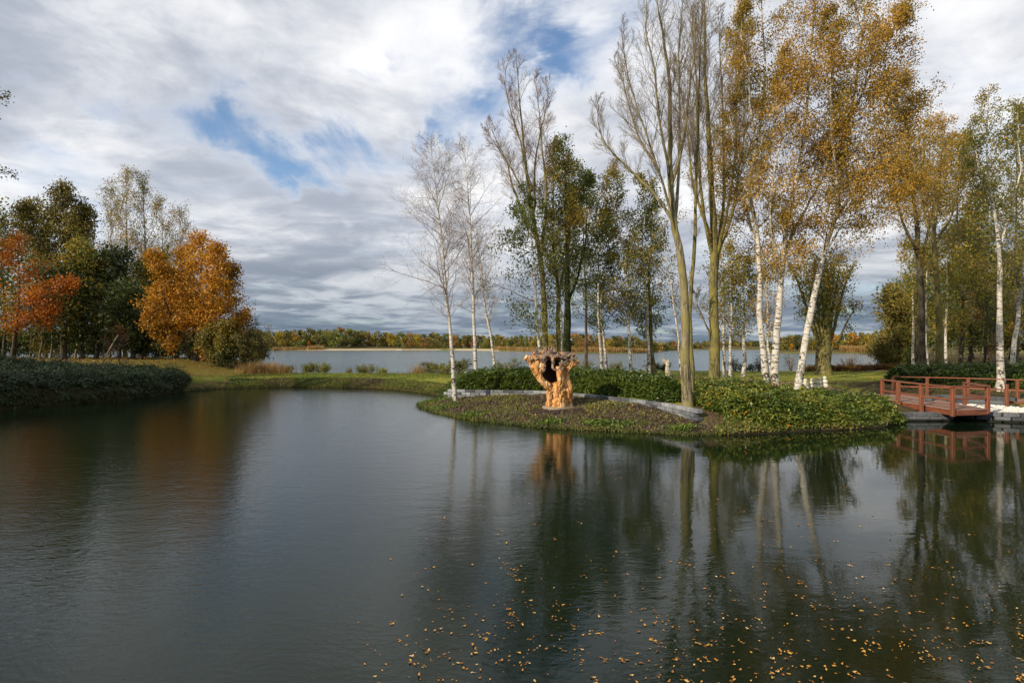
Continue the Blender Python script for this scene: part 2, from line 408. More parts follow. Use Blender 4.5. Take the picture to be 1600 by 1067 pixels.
# ------------------------------------------------------------------ path
def ribbon(name, pts, w, mt, lift=.025, nseg=60, nw=9):
    pts = np.array(pts, float)
    t = np.linspace(0, len(pts) - 1, nseg); i = np.minimum(t.astype(int), len(pts) - 2); f = (t - i)[:, None]
    c = pts[i] * (1 - f) + pts[i + 1] * f
    for _ in range(6): c[1:-1] = (c[:-2] + c[1:-1] * 2 + c[2:]) / 4
    tg = np.gradient(c, axis=0); tg /= np.linalg.norm(tg, axis=1)[:, None]
    nn = np.stack([-tg[:, 1], tg[:, 0]], -1)
    o = np.linspace(-w / 2, w / 2, nw)
    XY = c[:, None] + nn[:, None] * o[None, :, None]
    XY += nn[:, None] * (np.array([1] + [0] * (nw - 2) + [1])[None, :, None] * (snoise(XY, 3, 1) * .07)[..., None])
    Z = height(XY[..., 0], XY[..., 1]) + lift
    V = np.concatenate([XY, Z[..., None]], -1).reshape(-1, 3)
    ii = (np.arange(nseg - 1)[:, None] * nw + np.arange(nw - 1)[None]).ravel()
    return ob(name, mesh_np(name, V, np.stack([ii, ii + nw, ii + nw + 1, ii + 1], -1), mats=[mt], smooth=True), kind='structure')
mp, n = new_mat('bark_chip_path')
pos = n.new('ShaderNodeNewGeometry').outputs['Position']
f = n.noise(pos, 14, 6, .7); f2_ = n.noise(pos, 1.2, 4)
finish(mp, n, n.mix(n.smooth(f, .35, .65), n.mix(f2_, (.08, .04, .03), (.13, .07, .05)), (.26, .17, .12)), .95, f, .8, .04, .1)
ribbon('path', [(15.2, 24.6), (15.0, 27.3), (13.6, 31), (11.3, 33.6), (8.5, 35.2), (4, 36.4), (0, 37.0), (-3, 37.5)], 1.7, mp)
mp2, n = new_mat('sand_track')
pos = n.new('ShaderNodeNewGeometry').outputs['Position']
f = n.noise(pos, 9, 6, .7)
finish(mp2, n, n.mix(n.smooth(f, .35, .65), (.24, .19, .13), (.42, .36, .27)), .95, f, .5, .03, .1)
ribbon('sandy_track', [(60, 40), (45, 39.5), (36, 40.3), (30, 42), (26, 44)], 1.6, mp2)

# ------------------------------------------------------------------ leaf quads
def leaf_quads(C, size, rs, droop=.3, aspect=.6, up=None):
    """diamond leaves: C (N,3) -> V, Q"""
    n_ = len(C)
    a = rs.normal(size=(n_, 3)); a[:, 2] -= droop
    a /= np.linalg.norm(a, axis=1)[:, None] + 1e-9
    b = rs.normal(size=(n_, 3))
    if up is not None: b = np.cross(a, np.array([0, 0, 1.0]) + rs.normal(size=(n_, 3)) * up)
    else: b = np.cross(a, b)
    b /= np.linalg.norm(b, axis=1)[:, None] + 1e-9
    s = (size * rs.uniform(.65, 1.3, n_))[:, None]
    V = np.stack([C - a * s * .5, C + b * s * aspect * .5, C + a * s * .5, C - b * s * aspect * .5], 1)
    return V.reshape(-1, 3), np.arange(n_ * 4).reshape(-1, 4)

def foliage(name, C, size, mt, rs, parent, origin=(0, 0, 0), droop=.3, aspect=.6, clump=.6, up=None, bias=0.0, fs=1.1, **kw):
    V, Q = leaf_quads(C, size, rs, droop, aspect, up)
    cl = snoise(C, fs, 4) * .5 + .5
    r = np.clip(clump * cl + (1 - clump) * rs.uniform(0, 1, len(C)) + bias, 0, 1)
    r = np.where(rs.uniform(0, 1, len(C)) < .015, rs.uniform(.9, 1, len(C)), r)
    m = mesh_np(name, V - np.array(origin), Q, mats=[mt], attr={'rnd': ('FACE', r)})
    return ob(name, m, parent, **kw)

# ------------------------------------------------------------------ branch machinery
def tubes(P, Rr, sides):
    """P (N,S,3) R (N,S) -> verts, quads"""
    n_, s_ = Rr.shape
    tg = np.gradient(P, axis=1); tg /= np.linalg.norm(tg, axis=2)[..., None] + 1e-9
    ref = np.where(np.abs(tg[:, :1, 2:3]) > .8, np.array([[[1.0, .13, 0]]]), np.array([[[.1, .05, 1.0]]]))
    u = np.cross(tg, np.broadcast_to(ref, tg.shape)); u /= np.linalg.norm(u, axis=2)[..., None] + 1e-9
    v = np.cross(tg, u)
    an = np.arange(sides) * 2 * np.pi / sides
    V = P[:, :, None] + (u[:, :, None] * np.cos(an)[None, None, :, None] + v[:, :, None] * np.sin(an)[None, None, :, None]) * Rr[:, :, None, None]
    base = (np.arange(n_)[:, None, None] * s_ + np.arange(s_ - 1)[None, :, None]) * sides
    k0 = np.arange(sides)[None, None]; k1 = (k0 + 1) % sides
    Q = np.stack([base + k0, base + k1, base + sides + k1, base + sides + k0], -1).reshape(-1, 4)
    return V.reshape(-1, 3), Q

def join(parts):
    Vs, Qs, o = [], [], 0
    for V, Q in parts:
        Vs.append(V); Qs.append(Q + o); o += len(V)
    return np.concatenate(Vs), np.concatenate(Qs)

def resample(pts, n_):
    pts = np.asarray(pts, float)
    if len(pts) == 2: pts = np.array([pts[0], (pts[0] + pts[1]) / 2, pts[1]])
    m = len(pts); t = np.linspace(0, m - 1, n_); i = np.minimum(t.astype(int), m - 2); f = (t - i)[:, None]
    p0 = pts[np.maximum(i - 1, 0)]; p1 = pts[i]; p2 = pts[i + 1]; p3 = pts[np.minimum(i + 2, m - 1)]
    c = .5 * ((2 * p1) + (-p0 + p2) * f + (2 * p0 - 5 * p1 + 4 * p2 - p3) * f ** 2 + (-p0 + 3 * p1 - 3 * p2 + p3) * f ** 3)
    d = np.concatenate([[0], np.cumsum(np.linalg.norm(np.diff(c, axis=0), axis=1))]); q = np.linspace(0, d[-1], n_)
    return np.stack([np.interp(q, d, c[:, k]) for k in range(3)], -1)

def at(P, Rr, pid, t):
    s = P.shape[1] - 1
    x = np.clip(t, 0, 1) * s; i = np.minimum(x.astype(int), s - 1); f = (x - i)
    a, b = P[pid, i], P[pid, i + 1]
    tg = b - a; tg /= np.linalg.norm(tg, axis=1)[:, None] + 1e-9
    return a + (b - a) * f[:, None], tg, Rr[pid, i] * (1 - f) + Rr[pid, i + 1] * f

def grow(P, Rr, k, t0, t1, length, ang, up, wig, seg, rs, tip, rfac=.55, side=None, curve=0.0):
    """length: callable(t, parent_len) -> metres"""
    n_ = len(P)
    pid = np.repeat(np.arange(n_), k)
    t = (t0 + (t1 - t0) * (np.tile(np.arange(k), n_) + rs.uniform(0, 1, n_ * k)) / k)
    p, tg, r = at(P, Rr, pid, t)
    plen = np.linalg.norm(np.diff(P, axis=1), axis=2).sum(1)[pid]
    L = length(t, plen) * rs.uniform(.7, 1.25, len(t))
    ra = rs.normal(size=(len(t), 3)); perp = ra - (ra * tg).sum(1)[:, None] * tg; perp /= np.linalg.norm(perp, axis=1)[:, None]
    if side is not None: pass
    a = np.radians(ang * rs.uniform(.75, 1.25, len(t)))
    d = tg * np.cos(a)[:, None] + perp * np.sin(a)[:, None]
    pts = [p]; st = (L / seg)[:, None]
    for s in range(seg):
        d = d + np.array([0, 0, up + curve * s / seg]) + rs.normal(size=d.shape) * wig
        d /= np.linalg.norm(d, axis=1)[:, None]
        pts.append(pts[-1] + d * st)
    C = np.stack(pts, 1)
    r0 = np.maximum(np.minimum(r * rfac, .004 + L * .0075), tip)
    CR = r0[:, None] + (tip * .7 - r0[:, None]) * (np.linspace(0, 1, seg + 1)[None] ** .8)
    return C, np.maximum(CR, tip * .6)

def tree(name, label, Y, stems, bark, twig, r0=.12, leaf=None, leafn=0, lsize=.07, group=None, cat='tree',
         n1=40, len1=2.0, ang1=50, up1=.05, curve1=0.0, n2=7, r2=.4, ang2=45, up2=.02, n3=5, r3=.5, ang3=45, up3=0.0, t0=.3, tw=.006,
         seed=1, droop=.3, bias=0.0, flare=1.6, prof=.7, clump=.55, base=None, taper=1.0, leaf_t0=0.0, jit=None, fs=.9, wig=.03, minr=.007, lowprof=.35, aspect=.7):
    rs = np.random.default_rng(seed); jit = max(.10, lsize * 1.5) if jit is None else jit
    # stems: list of lists of (px,py[,dY][,...]); each a dict or a list
    S = []; first = None
    for k, st in enumerate(stems):
        d = {'p': st} if not isinstance(st, dict) else st
        pts = np.array([P3(p[0], p[1], Y + (p[2] if len(p) > 2 else 0)) for p in d['p']])
        if first is None:
            first = pts[0].copy()
        if d.get('ground', k == 0):
            pts[0, 2] = hz(pts[0, 0], pts[0, 1]) - .12
        if k == 0: first = pts[0] + (0, 0, .12)
        d = dict(d); d['w'] = resample(pts, 26); S.append(d)
    org = first
    e = empty(name, tuple(org), label, cat, group)
    parts = []; lv1P, lv1R, weights = [], [], []
    for k, d in enumerate(S):
        w = d['w']; rr0 = d.get('r', r0)
        if wig:
            wn = rs.normal(size=(28, 3)) * wig * 1.6; wn = (wn[:-4] + wn[1:-3] + wn[2:-2] + wn[3:-1] + wn[4:]) / 5 * 1.5
            w[1:-1] += wn * np.array([1, 1, .2])
        t = np.linspace(0, 1, 26)
        rr0 *= .84; r = rr0 * (1 - t) ** taper + minr
        if d.get('ground', k == 0): r = r * (1 + (flare - 1) * np.exp(-t * 30))
        sd_ = 12 if rr0 > .15 else (9 if rr0 > .07 else 6)
        V, Q = tubes(w[None], r[None], sd_)
        # lumpy bark
        nrm = V - np.repeat(w, sd_, 0)
        V = V + nrm * (snoise(V * np.array([1, 1, .35]), 9, seed)[:, None] * .09 + snoise(V * np.array([1, 1, .6]), 3, seed + 2)[:, None] * .08)
        parts.append((V, Q))
    V, Q = join(parts)
    ob('trunk', mesh_np('trunk', V - org, Q, mats=[M[bark]], smooth=True), e)
    br = []; leafpts = []
    for k, d in enumerate(S):
        w = d['w'][None]; t = np.linspace(0, 1, 26); rr0 = d.get('r', r0)
        r = (rr0 * .84 * (1 - t) ** taper + minr)[None]
        tt0 = d.get('t0', t0); l1 = d.get('len1', len1); nn1 = d.get('n1', n1)
        if nn1 <= 0: continue
        def lf(t, pl, l1=l1, tt0=tt0):
            u = np.clip((t - tt0) / (1 - tt0 + 1e-6), 0, 1)
            return l1 * (np.clip(1 - u, 0, 1) ** prof * .88 + .12) * np.minimum(1, lowprof + u * 3.5)
        B1, R1 = grow(w, r, nn1, tt0, .995, lf, ang1, up1, .10, 7, rs, tw * 1.6, curve=curve1)
        B2, R2 = grow(B1, R1, n2, .12, .98, lambda t, pl: pl * r2 * (1.05 - .5 * t), ang2, up2, .12, 4, rs, tw * 1.1)
        br += [tubes(B1, R1, 4 if Y < 40 else 3), tubes(B2[::(1 if Y < 40 or not leafn else 2)], R2[::(1 if Y < 40 or not leafn else 2)], 3)]
        last = (B2, R2)
        if n3 > 0:
            B3, R3 = grow(B2, R2, n3, .1, .98, lambda t, pl: pl * r3 * (1.1 - .4 * t), ang3, up3, .16, 2, rs, tw)
            last = (B3, R3); thin = 1 if not leafn else (3 if Y < 42 else 5)
            br.append(tubes(B3[::thin][:, [0, 2]], R3[::thin][:, [0, 2]], 3))
        if leaf and leafn and d.get('leaf', True):
            PP, RR = last
            lt = PP[:, 0, 2].copy()
            kk = leafn
            pid = np.repeat(np.arange(len(PP)), kk)
            p, _, _ = at(PP, RR, pid, rs.uniform(.05, 1, len(pid)))
            p = p + rs.normal(size=p.shape) * jit
            if leaf_t0 > 0:
                zt = d['w'][0, 2] + (d['w'][-1, 2] - d['w'][0, 2]) * leaf_t0
            leafpts.append(p)
    V, Q = join(br)
    ob('branches', mesh_np('branches', V - org, Q, mats=[M[twig]]), e)
    if leafpts:
        C = np.concatenate(leafpts)
        foliage('foliage', C, lsize, M[leaf], rs, e, org, droop, aspect, clump, bias=bias, fs=fs, kind='stuff')
    return e
# ------------------------------------------------------------------ trees beside the pond (pixel outlines give bearing and height; depth is in metres)
BG = 'silver birches on the peninsula'
bb = dict(bark='birch', twig='twig_grey', n2=9, n3=8, r2=.5, tw=.003, wig=.012)
tree('birch_tree', 'leafless silver birch rising through the left end of the low brick wall', 23.9, [[(711, 619), (707, 570), (702, 500), (693, 400), (686, 330), (672, 222)]], r0=.105, n1=60, len1=2.9, ang1=48, up1=.03, up3=-.06, t0=.30, seed=3, group=BG, flare=1.5, prof=.6, **bb)
tree('birch_tree', 'leafless silver birch standing in the hedge second from the left end', 27.5, [[(744, 590), (741, 520), (738, 430), (733, 330), (726, 224)]], r0=.12, n1=60, len1=2.9, ang1=45, up1=.04, up3=-.06, t0=.30, seed=4, group=BG, prof=.6, **bb)
tree('birch_tree', 'short thin leafless birch leaning left just left of the stump', 31, [[(776, 585), (768, 530), (757, 470), (749, 400), (738, 350)]], r0=.095, n1=40, len1=2.4, ang1=45, t0=.32, seed=5, group=BG, **bb)
lb = dict(bark='birch', twig='twig_brown', tw=.006, wig=.03)
tree('birch_tree', 'green leaved birch leaning left directly behind the stump', 29, [[(852, 600), (844, 545), (838, 480), (832, 390), (822, 300)]], r0=.12, leaf='lf_green', leafn=6, lsize=.11, n1=38, len1=3.3, ang1=68, up1=-.02, n2=7, n3=4, up3=-.22, t0=.26, seed=6, group=BG, droop=1.2, **lb)
tree('willow_tree', 'tall yellowish willow trunk with bare reddish crown behind the stump', 30,
     [{'p': [(853, 600), (852, 520), (849, 430), (840, 370), (832, 320, .3), (818, 220, .5), (806, 80, .6)], 'r': .22, 't0': .36, 'n1': 34},
      {'p': [(840, 372), (812, 320, .4), (790, 250, .8), (762, 190, 1)], 'r': .10, 't0': .25, 'n1': 22, 'len1': 1.6},
      {'p': [(846, 400), (852, 330, -.4), (850, 240, -.6), (835, 120, -.5)], 'r': .11, 't0': .3, 'n1': 26, 'len1': 1.8},
      {'p': [(838, 350), (812, 290, -.6), (778, 230, -1), (757, 200, -1.2)], 'r': .08, 't0': .2, 'n1': 20, 'len1': 1.5},
      {'p': [(834, 330), (838, 240, .8), (856, 160, 1.2), (852, 120, 1.3)], 'r': .08, 't0': .2, 'n1': 22, 'len1': 1.4},
      {'p': [(832, 300), (808, 200, 0), (790, 130, 0), (800, 85, 0)], 'r': .07, 't0': .2, 'n1': 22, 'len1': 1.4}],
     bark='mossy', twig='twig_red', len1=2.1, ang1=34, up1=.08, n2=9, r2=.5, ang2=34, up2=.07, n3=7, r3=.6, ang3=32, up3=.05, tw=.0035, seed=7, flare=1.3, prof=.5, leaf='lf_mixed', leafn=0)
tree('willow_tree', 'slender olive trunk with brown leaves just right of the yellowish trunk', 31,
     [{'p': [(872, 590), (872, 520), (870, 430), (862, 340), (868, 250), (872, 222)], 'r': .17, 't0': .42},
      {'p': [(871, 470), (885, 400, .4), (893, 320, .6), (886, 250, .7)], 'r': .09, 't0': .2}],
     bark='mossy', twig='twig_olive', leaf='lf_mixed', leafn=7, lsize=.10, n1=26, len1=2.1, ang1=40, up1=.05, n2=7, n3=4, seed=8, droop=.6, bias=.08, flare=1.2)
tree('birch_tree', 'white birch trunk squeezed between the olive trunk and the ivy covered trunk', 32, [[(877, 590), (877, 500), (872, 400), (880, 300)]], r0=.10, leaf='lf_green', leafn=4, lsize=.10, n1=22, len1=1.6, ang1=50, n2=6, n3=3, up3=-.15, t0=.4, seed=9, group=BG, droop=1, **lb)
tree('alder_tree', 'dark ivy covered trunk with green crown right of the stump', 33,
     [{'p': [(886, 590), (887, 520), (886, 440), (884, 350), (882, 250), (876, 222)], 'r': .32, 't0': .40},
      {'p': [(886, 480), (905, 420), (918, 350), (915, 272)], 'r': .10, 't0': .1}],
     bark='ivy_bark', twig='twig_brown', leaf='lf_green', leafn=5, lsize=.12, n1=34, len1=2.4, ang1=55, up1=0, n2=7, n3=4, up3=-.1, seed=10, droop=.8, bias=-.04, taper=1.1)
tree('alder_tree', 'dark green leaved tree with thin trunk between the ivy trunk and the birch pair', 38,
     [{'p': [(915, 585), (917, 500), (912, 400), (908, 300), (905, 268)], 'r': .12, 't0': .25}],
     bark='dark_bark', twig='twig_brown', leaf='lf_green', leafn=5, lsize=.13, n1=38, len1=2.7, ang1=60, n2=7, n3=4, up3=-.15, seed=11, droop=.8, bias=-.08)
tree('birch_tree', 'thin birch of the close pair right of the stump, its left trunk', 36, [[(942, 590), (937, 520), (934, 430), (936, 330), (930, 280)]], r0=.12, leaf='lf_green', leafn=5, lsize=.12, n1=32, len1=2.3, ang1=60, n2=7, n3=3, up3=-.18, t0=.28, seed=12, group=BG, droop=1, bias=-.04, **lb)
tree('birch_tree', 'thin birch of the close pair right of the stump, its right trunk', 36.5, [[(949, 590), (944, 540), (938, 480), (948, 400), (946, 330)]], r0=.10, leaf='lf_dark', leafn=6, lsize=.13, n1=26, len1=2.0, ang1=60, n2=7, n3=3, up3=-.18, t0=.25, seed=13, group=BG, droop=1, **lb)
tree('birch_tree', 'white birch with rusty olive crown midway between stump and winged statue', 33, [[(989, 592), (985, 540), (979, 450), (972, 380), (958, 310), (962, 258)]], r0=.115, leaf='lf_mixed', leafn=8, lsize=.10, n1=40, len1=2.6, ang1=55, n2=7, n3=4, up3=-.12, t0=.24, seed=14, group=BG, droop=1, bias=.08, **lb)
tree('birch_tree', 'grey white birch with green crown left of the winged statue', 34, [[(1015, 590), (1012, 540), (1008, 460), (1003, 380), (1012, 300), (1003, 275)]], r0=.14, leaf='lf_mixed', leafn=7, lsize=.11, n1=38, len1=2.5, ang1=58, n2=7, n3=4, up3=-.12, t0=.24, seed=15, group=BG, droop=1, bias=-.12, **lb)
tree('alder_tree', 'mossy dark trunk with low hanging leaves close beside the winged statue', 35.5, [{'p': [(1022, 590), (1017, 520), (1013, 430), (1020, 360), (1018, 320)], 'r': .19, 't0': .2}],
     bark='mossy', twig='twig_brown', leaf='lf_green', leafn=6, lsize=.12, n1=30, len1=2.3, ang1=65, n2=7, n3=4, up3=-.2, seed=16, droop=.8, bias=-.1, cat='tree')
tree('birch_tree', 'slim leaning birch between the winged statue and the big trunk at the wall', 32, [[(1068, 595), (1060, 540), (1052, 470), (1040, 400), (1030, 330)]], r0=.07, leaf='lf_mixed', leafn=2, lsize=.09, n1=26, len1=2.2, ang1=55, n2=7, n3=4, t0=.25, seed=17, group=BG, **lb)
# the big poplar at the right end of the wall
pb = dict(bark='poplar', twig='twig_olive', ang1=26, up1=.07, n2=9, r2=.5, ang2=30, up2=.07, n3=7, r3=.6, ang3=32, up3=.05, tw=.003, flare=1.25, prof=.45)
tree('poplar_tree', 'tall bare poplar beside the right end of the low brick wall', 18.9,
     [{'p': [(1075, 636), (1072, 590), (1070, 520), (1067, 450), (1061, 380), (1052, 320), (1047, 240), (1045, 150), (1035, 60), (1020, -60)], 'r': .20, 't0': .42, 'n1': 24},
      {'p': [(1062, 395), (1040, 310, -.3), (1010, 220, -.6), (985, 120, -.8), (970, 40, -.9)], 'r': .055, 't0': .25, 'n1': 17},
      {'p': [(1058, 350), (1010, 290, .3), (960, 240, .5), (937, 200, .6), (936, 150, .6)], 'r': .075, 't0': .25, 'n1': 22, 'len1': 1.1},
      {'p': [(1055, 340), (1062, 240, .5), (1062, 130, .8), (1065, 20, 1), (1060, -60, 1)], 'r': .062, 't0': .2, 'n1': 19},
      {'p': [(1050, 300), (1030, 200, -.5), (1018, 100, -.8), (1005, -20, -.9)], 'r': .055, 't0': .15, 'n1': 19},
      {'p': [(1049, 290), (1070, 200, -.4), (1082, 100, -.6), (1085, 0, -.7)], 'r': .055, 't0': .15, 'n1': 19},
      {'p': [(1030, 270), (995, 200, .9), (975, 130, 1.2), (960, 90, 1.3)], 'r': .05, 't0': .1, 'n1': 20, 'len1': 1.4}],
     len1=1.75, r0=.2, seed=20, **pb)
tree('poplar_tree', 'second slimmer poplar hugging the back of the big bare poplar', 20.3,
     [{'p': [(1080, 620), (1081, 560), (1078, 480), (1083, 380), (1088, 280), (1090, 170), (1096, 60), (1100, -60)], 'r': .10, 't0': .35, 'n1': 30}],
     len1=1.5, r0=.1, seed=21, **{**pb, 'bark': 'mossy'})
tree('poplar_tree', 'massive mossy poplar with many upright limbs left of the three white birches', 27,
     [{'p': [(1116, 600), (1117, 540), (1116, 470), (1116, 420), (1112, 340), (1108, 250), (1104, 130), (1100, 0), (1098, -60)], 'r': .30, 't0': .45, 'n1': 22},
      {'p': [(1118, 430), (1127, 350, .5), (1130, 250, .8), (1128, 130, 1), (1122, 20, 1.2)], 'r': .11, 't0': .25, 'n1': 24},
      {'p': [(1117, 410), (1098, 330, -.5), (1090, 230, -.8), (1085, 120, -1), (1080, 10, -1)], 'r': .10, 't0': .25, 'n1': 24},
      {'p': [(1119, 410), (1136, 330, -.5), (1148, 240, -.8), (1150, 130, -1), (1152, 40, -1)], 'r': .09, 't0': .25, 'n1': 24},
      {'p': [(1120, 400), (1145, 320, 0), (1160, 220, .2), (1163, 110, .2)], 'r': .10, 't0': .2, 'n1': 22},
      {'p': [(1114, 380), (1085, 290, .8), (1072, 200, 1.2), (1060, 100, 1.4)], 'r': .09, 't0': .2, 'n1': 22},
      {'p': [(1113, 535), (1098, 495, -.4), (1085, 455, -.6)], 'r': .05, 't0': .4, 'n1': 8, 'len1': .9}],
     len1=2.3, r0=.3, seed=22, **{**pb, 'bark': 'mossy', 'tw': .006}, leaf='lf_mixed', leafn=0)
# thin trees behind
tree('birch_tree', 'slim birch close behind the massive mossy poplar', 35, [[(1132, 592), (1131, 500), (1130, 430), (1126, 340)]], r0=.13, leaf='lf_mixed', leafn=5, lsize=.11, n1=28, len1=2.0, ang1=50, n2=6, n3=4, up3=-.1, t0=.3, seed=23, group=BG, **lb)
tree('birch_tree', 'slim dark blotched birch second behind the massive mossy poplar', 34, [[(1140, 592), (1141, 530), (1142, 470), (1144, 380)]], r0=.11, leaf='lf_mixed', leafn=5, lsize=.11, n1=26, len1=1.7, ang1=50, n2=6, n3=4, up3=-.1, t0=.25, seed=24, group=BG, **lb)
tree('birch_tree', 'dark blotched birch standing alone on the lawn left of the three white birches', 36, [[(1161, 588), (1163, 530), (1162, 450), (1165, 400)]], r0=.15, leaf='lf_mixed', leafn=5, lsize=.12, n1=30, len1=2.2, ang1=58, n2=6, n3=4, up3=-.1, t0=.3, seed=25, group=BG, bias=.1, **lb)
tree('birch_tree', 'thin birch glimpsed between the first and second of the three white birches', 34, [[(1205, 590), (1200, 530), (1198, 470), (1200, 380)]], r0=.09, leaf='lf_orange', leafn=4, lsize=.11, n1=26, len1=1.9, ang1=50, n2=6, n3=4, t0=.3, seed=26, group=BG, **lb)
# three white birches in the shrubs
wb = dict(bark='birch', twig='twig_brown', leaf='lf_orange', lsize=.066, ang1=56, up1=.03, n2=7, r2=.42, n3=5, up2=-.04, up3=-.22, tw=.003, jit=.12, droop=1.3, wig=.03, group=BG, fs=1.6, clump=.5)
tree('birch_tree', 'left birch of the three thick white ones in the shrubs, slightly crooked', 21,
     [{'p': [(1199, 615), (1194, 560), (1187, 490), (1189, 430), (1178, 340), (1170, 290), (1186, 200), (1196, 100), (1190, 0), (1192, -70)], 'r': .135, 't0': .24, 'n1': 58},
      {'p': [(1188, 400), (1165, 330, .5), (1148, 250, .8), (1140, 150, 1)], 'r': .05, 't0': .2, 'n1': 22, 'len1': 1.5},
      {'p': [(1182, 230), (1172, 140, -.6), (1160, 60, -.8), (1162, 0, -.8)], 'r': .05, 't0': .2, 'n1': 22, 'len1': 1.2}],
     leafn=8, len1=3.0, seed=30, bias=-.02, **wb)
tree('birch_tree', 'middle birch of the three thick white ones in the shrubs, upright', 20.6,
     [{'p': [(1213, 618), (1214, 560), (1219, 480), (1222, 420), (1232, 340), (1250, 250), (1262, 150), (1268, 60), (1275, -60)], 'r': .16, 't0': .28, 'n1': 60},
      {'p': [(1222, 425), (1206, 350, -.4), (1212, 270, -.7), (1225, 180, -.9), (1228, 70, -1)], 'r': .07, 't0': .15, 'n1': 34, 'len1': 1.5},
      {'p': [(1224, 400), (1258, 330, .5), (1290, 270, .8), (1310, 200, 1)], 'r': .06, 't0': .15, 'n1': 26, 'len1': 1.5}],
     leafn=8, len1=3.2, seed=31, bias=.06, **wb)
tree('birch_tree', 'right birch of the three thick white ones in the shrubs, leaning right', 20.8,
     [{'p': [(1240, 610), (1253, 555), (1268, 480), (1282, 410), (1300, 350), (1312, 310), (1322, 220), (1340, 120), (1350, 20), (1352, -60)], 'r': .15, 't0': .27, 'n1': 64},
      {'p': [(1300, 350), (1345, 280, .4), (1385, 200, .7), (1420, 130, .9)], 'r': .07, 't0': .2, 'n1': 50, 'len1': 2.9},
      {'p': [(1310, 320), (1300, 220, -.5), (1295, 110, -.8), (1300, 10, -.9)], 'r': .07, 't0': .15, 'n1': 34, 'len1': 1.5},
      {'p': [(1330, 180), (1370, 100, -.5), (1400, 40, -.8), (1415, 20, -.9)], 'r': .05, 't0': .1, 'n1': 30, 'len1': 1.9},
      {'p': [(1284, 400), (1320, 350, -.6), (1380, 300, -1), (1425, 280, -1)], 'r': .035, 't0': .25, 'n1': 26, 'len1': 2.0}],
     leafn=8, len1=3.2, seed=32, bias=.04, **wb)
# pollard on the lawn
tree('willow_tree', 'pollarded willow with thick short trunk and fan of limbs on the lawn', 38,
     [{'p': [(1286, 588), (1286, 560), (1288, 535), (1290, 500), (1292, 450), (1290, 400)], 'r': .50, 't0': .35, 'n1': 12, 'len1': 2}] +
     [{'p': [(1287 + o * .3, 545), (1287 + o, 500 - abs(o) * .2, o * .03), (1287 + o * 1.7, 440 + abs(o) * .3, o * .05), (1287 + o * 2.3, 395 + abs(o) * 1.0, o * .06)], 'r': .15, 't0': .35, 'n1': 12, 'len1': 1.8} for o in (-22, -14, -7, 6, 12, 20)] +
     [{'p': [(1290, 560), (1306, 535, -.4), (1325, 500, -.6), (1340, 470, -.7)], 'r': .10, 't0': .5, 'n1': 6, 'len1': 1.2}],
     bark='mossy', twig='twig_olive', leaf='lf_mixed', leafn=3, lsize=.13, ang1=45, n2=6, n3=4, seed=33, tw=.008, bias=-.02, taper=.6)
tree('birch_tree', 'thin dark trunk hidden against the left side of the pollarded willow', 38.5, [[(1276, 588), (1277, 540), (1280, 480), (1284, 420)]], r0=.14, leaf='lf_green', leafn=5, lsize=.14, n1=20, len1=2.0, ang1=55, n2=6, n3=4, t0=.4, seed=34, group=BG, **{**lb, 'bark': 'dark_bark'})
# trees behind the bridge
RG = 'trees standing behind the bridge'
tree('poplar_tree', 'dark straight trunk behind the bridge railing, left of the paler one', 33,
     [{'p': [(1441, 595), (1439, 520), (1438, 430), (1433, 370), (1425, 290), (1418, 200), (1412, 150)], 'r': .30, 't0': .42, 'n1': 34},
      {'p': [(1437, 420), (1455, 340, .6), (1470, 270, 1), (1478, 220, 1)], 'r': .10, 't0': .2, 'n1': 22},
      {'p': [(1434, 400), (1405, 330, -.6), (1385, 270, -1), (1370, 230, -1)], 'r': .10, 't0': .2, 'n1': 22}],
     bark='dark_bark', twig='twig_olive', leaf='lf_orange', leafn=5, lsize=.10, len1=3.2, ang1=45, up1=.03, n2=7, n3=4, seed=40, bias=-.05, group=RG)
tree('poplar_tree', 'paler mossy trunk behind the bridge railing, right of the dark one', 30,
     [{'p': [(1467, 598), (1467, 520), (1466, 430), (1460, 360), (1468, 280), (1474, 210), (1480, 180)], 'r': .24, 't0': .40, 'n1': 30},
      {'p': [(1465, 400), (1445, 330, .5), (1440, 260, .8), (1446, 190, .9)], 'r': .09, 't0': .2, 'n1': 22},
      {'p': [(1464, 380), (1490, 320, -.5), (1500, 250, -.8)], 'r': .07, 't0': .2, 'n1': 18}],
     bark='mossy', twig='twig_olive', leaf='lf_orange', leafn=5, lsize=.09, len1=2.7, ang1=45, up1=.03, n2=7, n3=4, seed=41, bias=-.08, group=RG)
tree('birch_tree', 'thin birch left of the dark trunk behind the bridge', 42, [[(1427, 580), (1427, 520), (1425, 440), (1420, 380)]], r0=.12, leaf='lf_mixed', leafn=5, lsize=.14, n1=26, len1=2.6, ang1=55, n2=6, n3=4, t0=.2, seed=42, group=RG, bias=.1, **lb)
tree('birch_tree', 'thin birch between the dark trunk and the mossy trunk behind the bridge', 41, [[(1450, 580), (1447, 540), (1446, 470), (1450, 380)]], r0=.11, leaf='lf_mixed', leafn=5, lsize=.14, n1=26, len1=2.4, ang1=55, n2=6, n3=4, t0=.3, seed=43, group=RG, **lb)
tree('birch_tree', 'thin birch just right of the mossy trunk behind the bridge', 40, [[(1477, 582), (1479, 520), (1480, 440), (1486, 360)]], r0=.12, leaf='lf_mixed', leafn=5, lsize=.14, n1=26, len1=2.3, ang1=55, n2=6, n3=4, t0=.3, seed=44, group=RG, **lb)
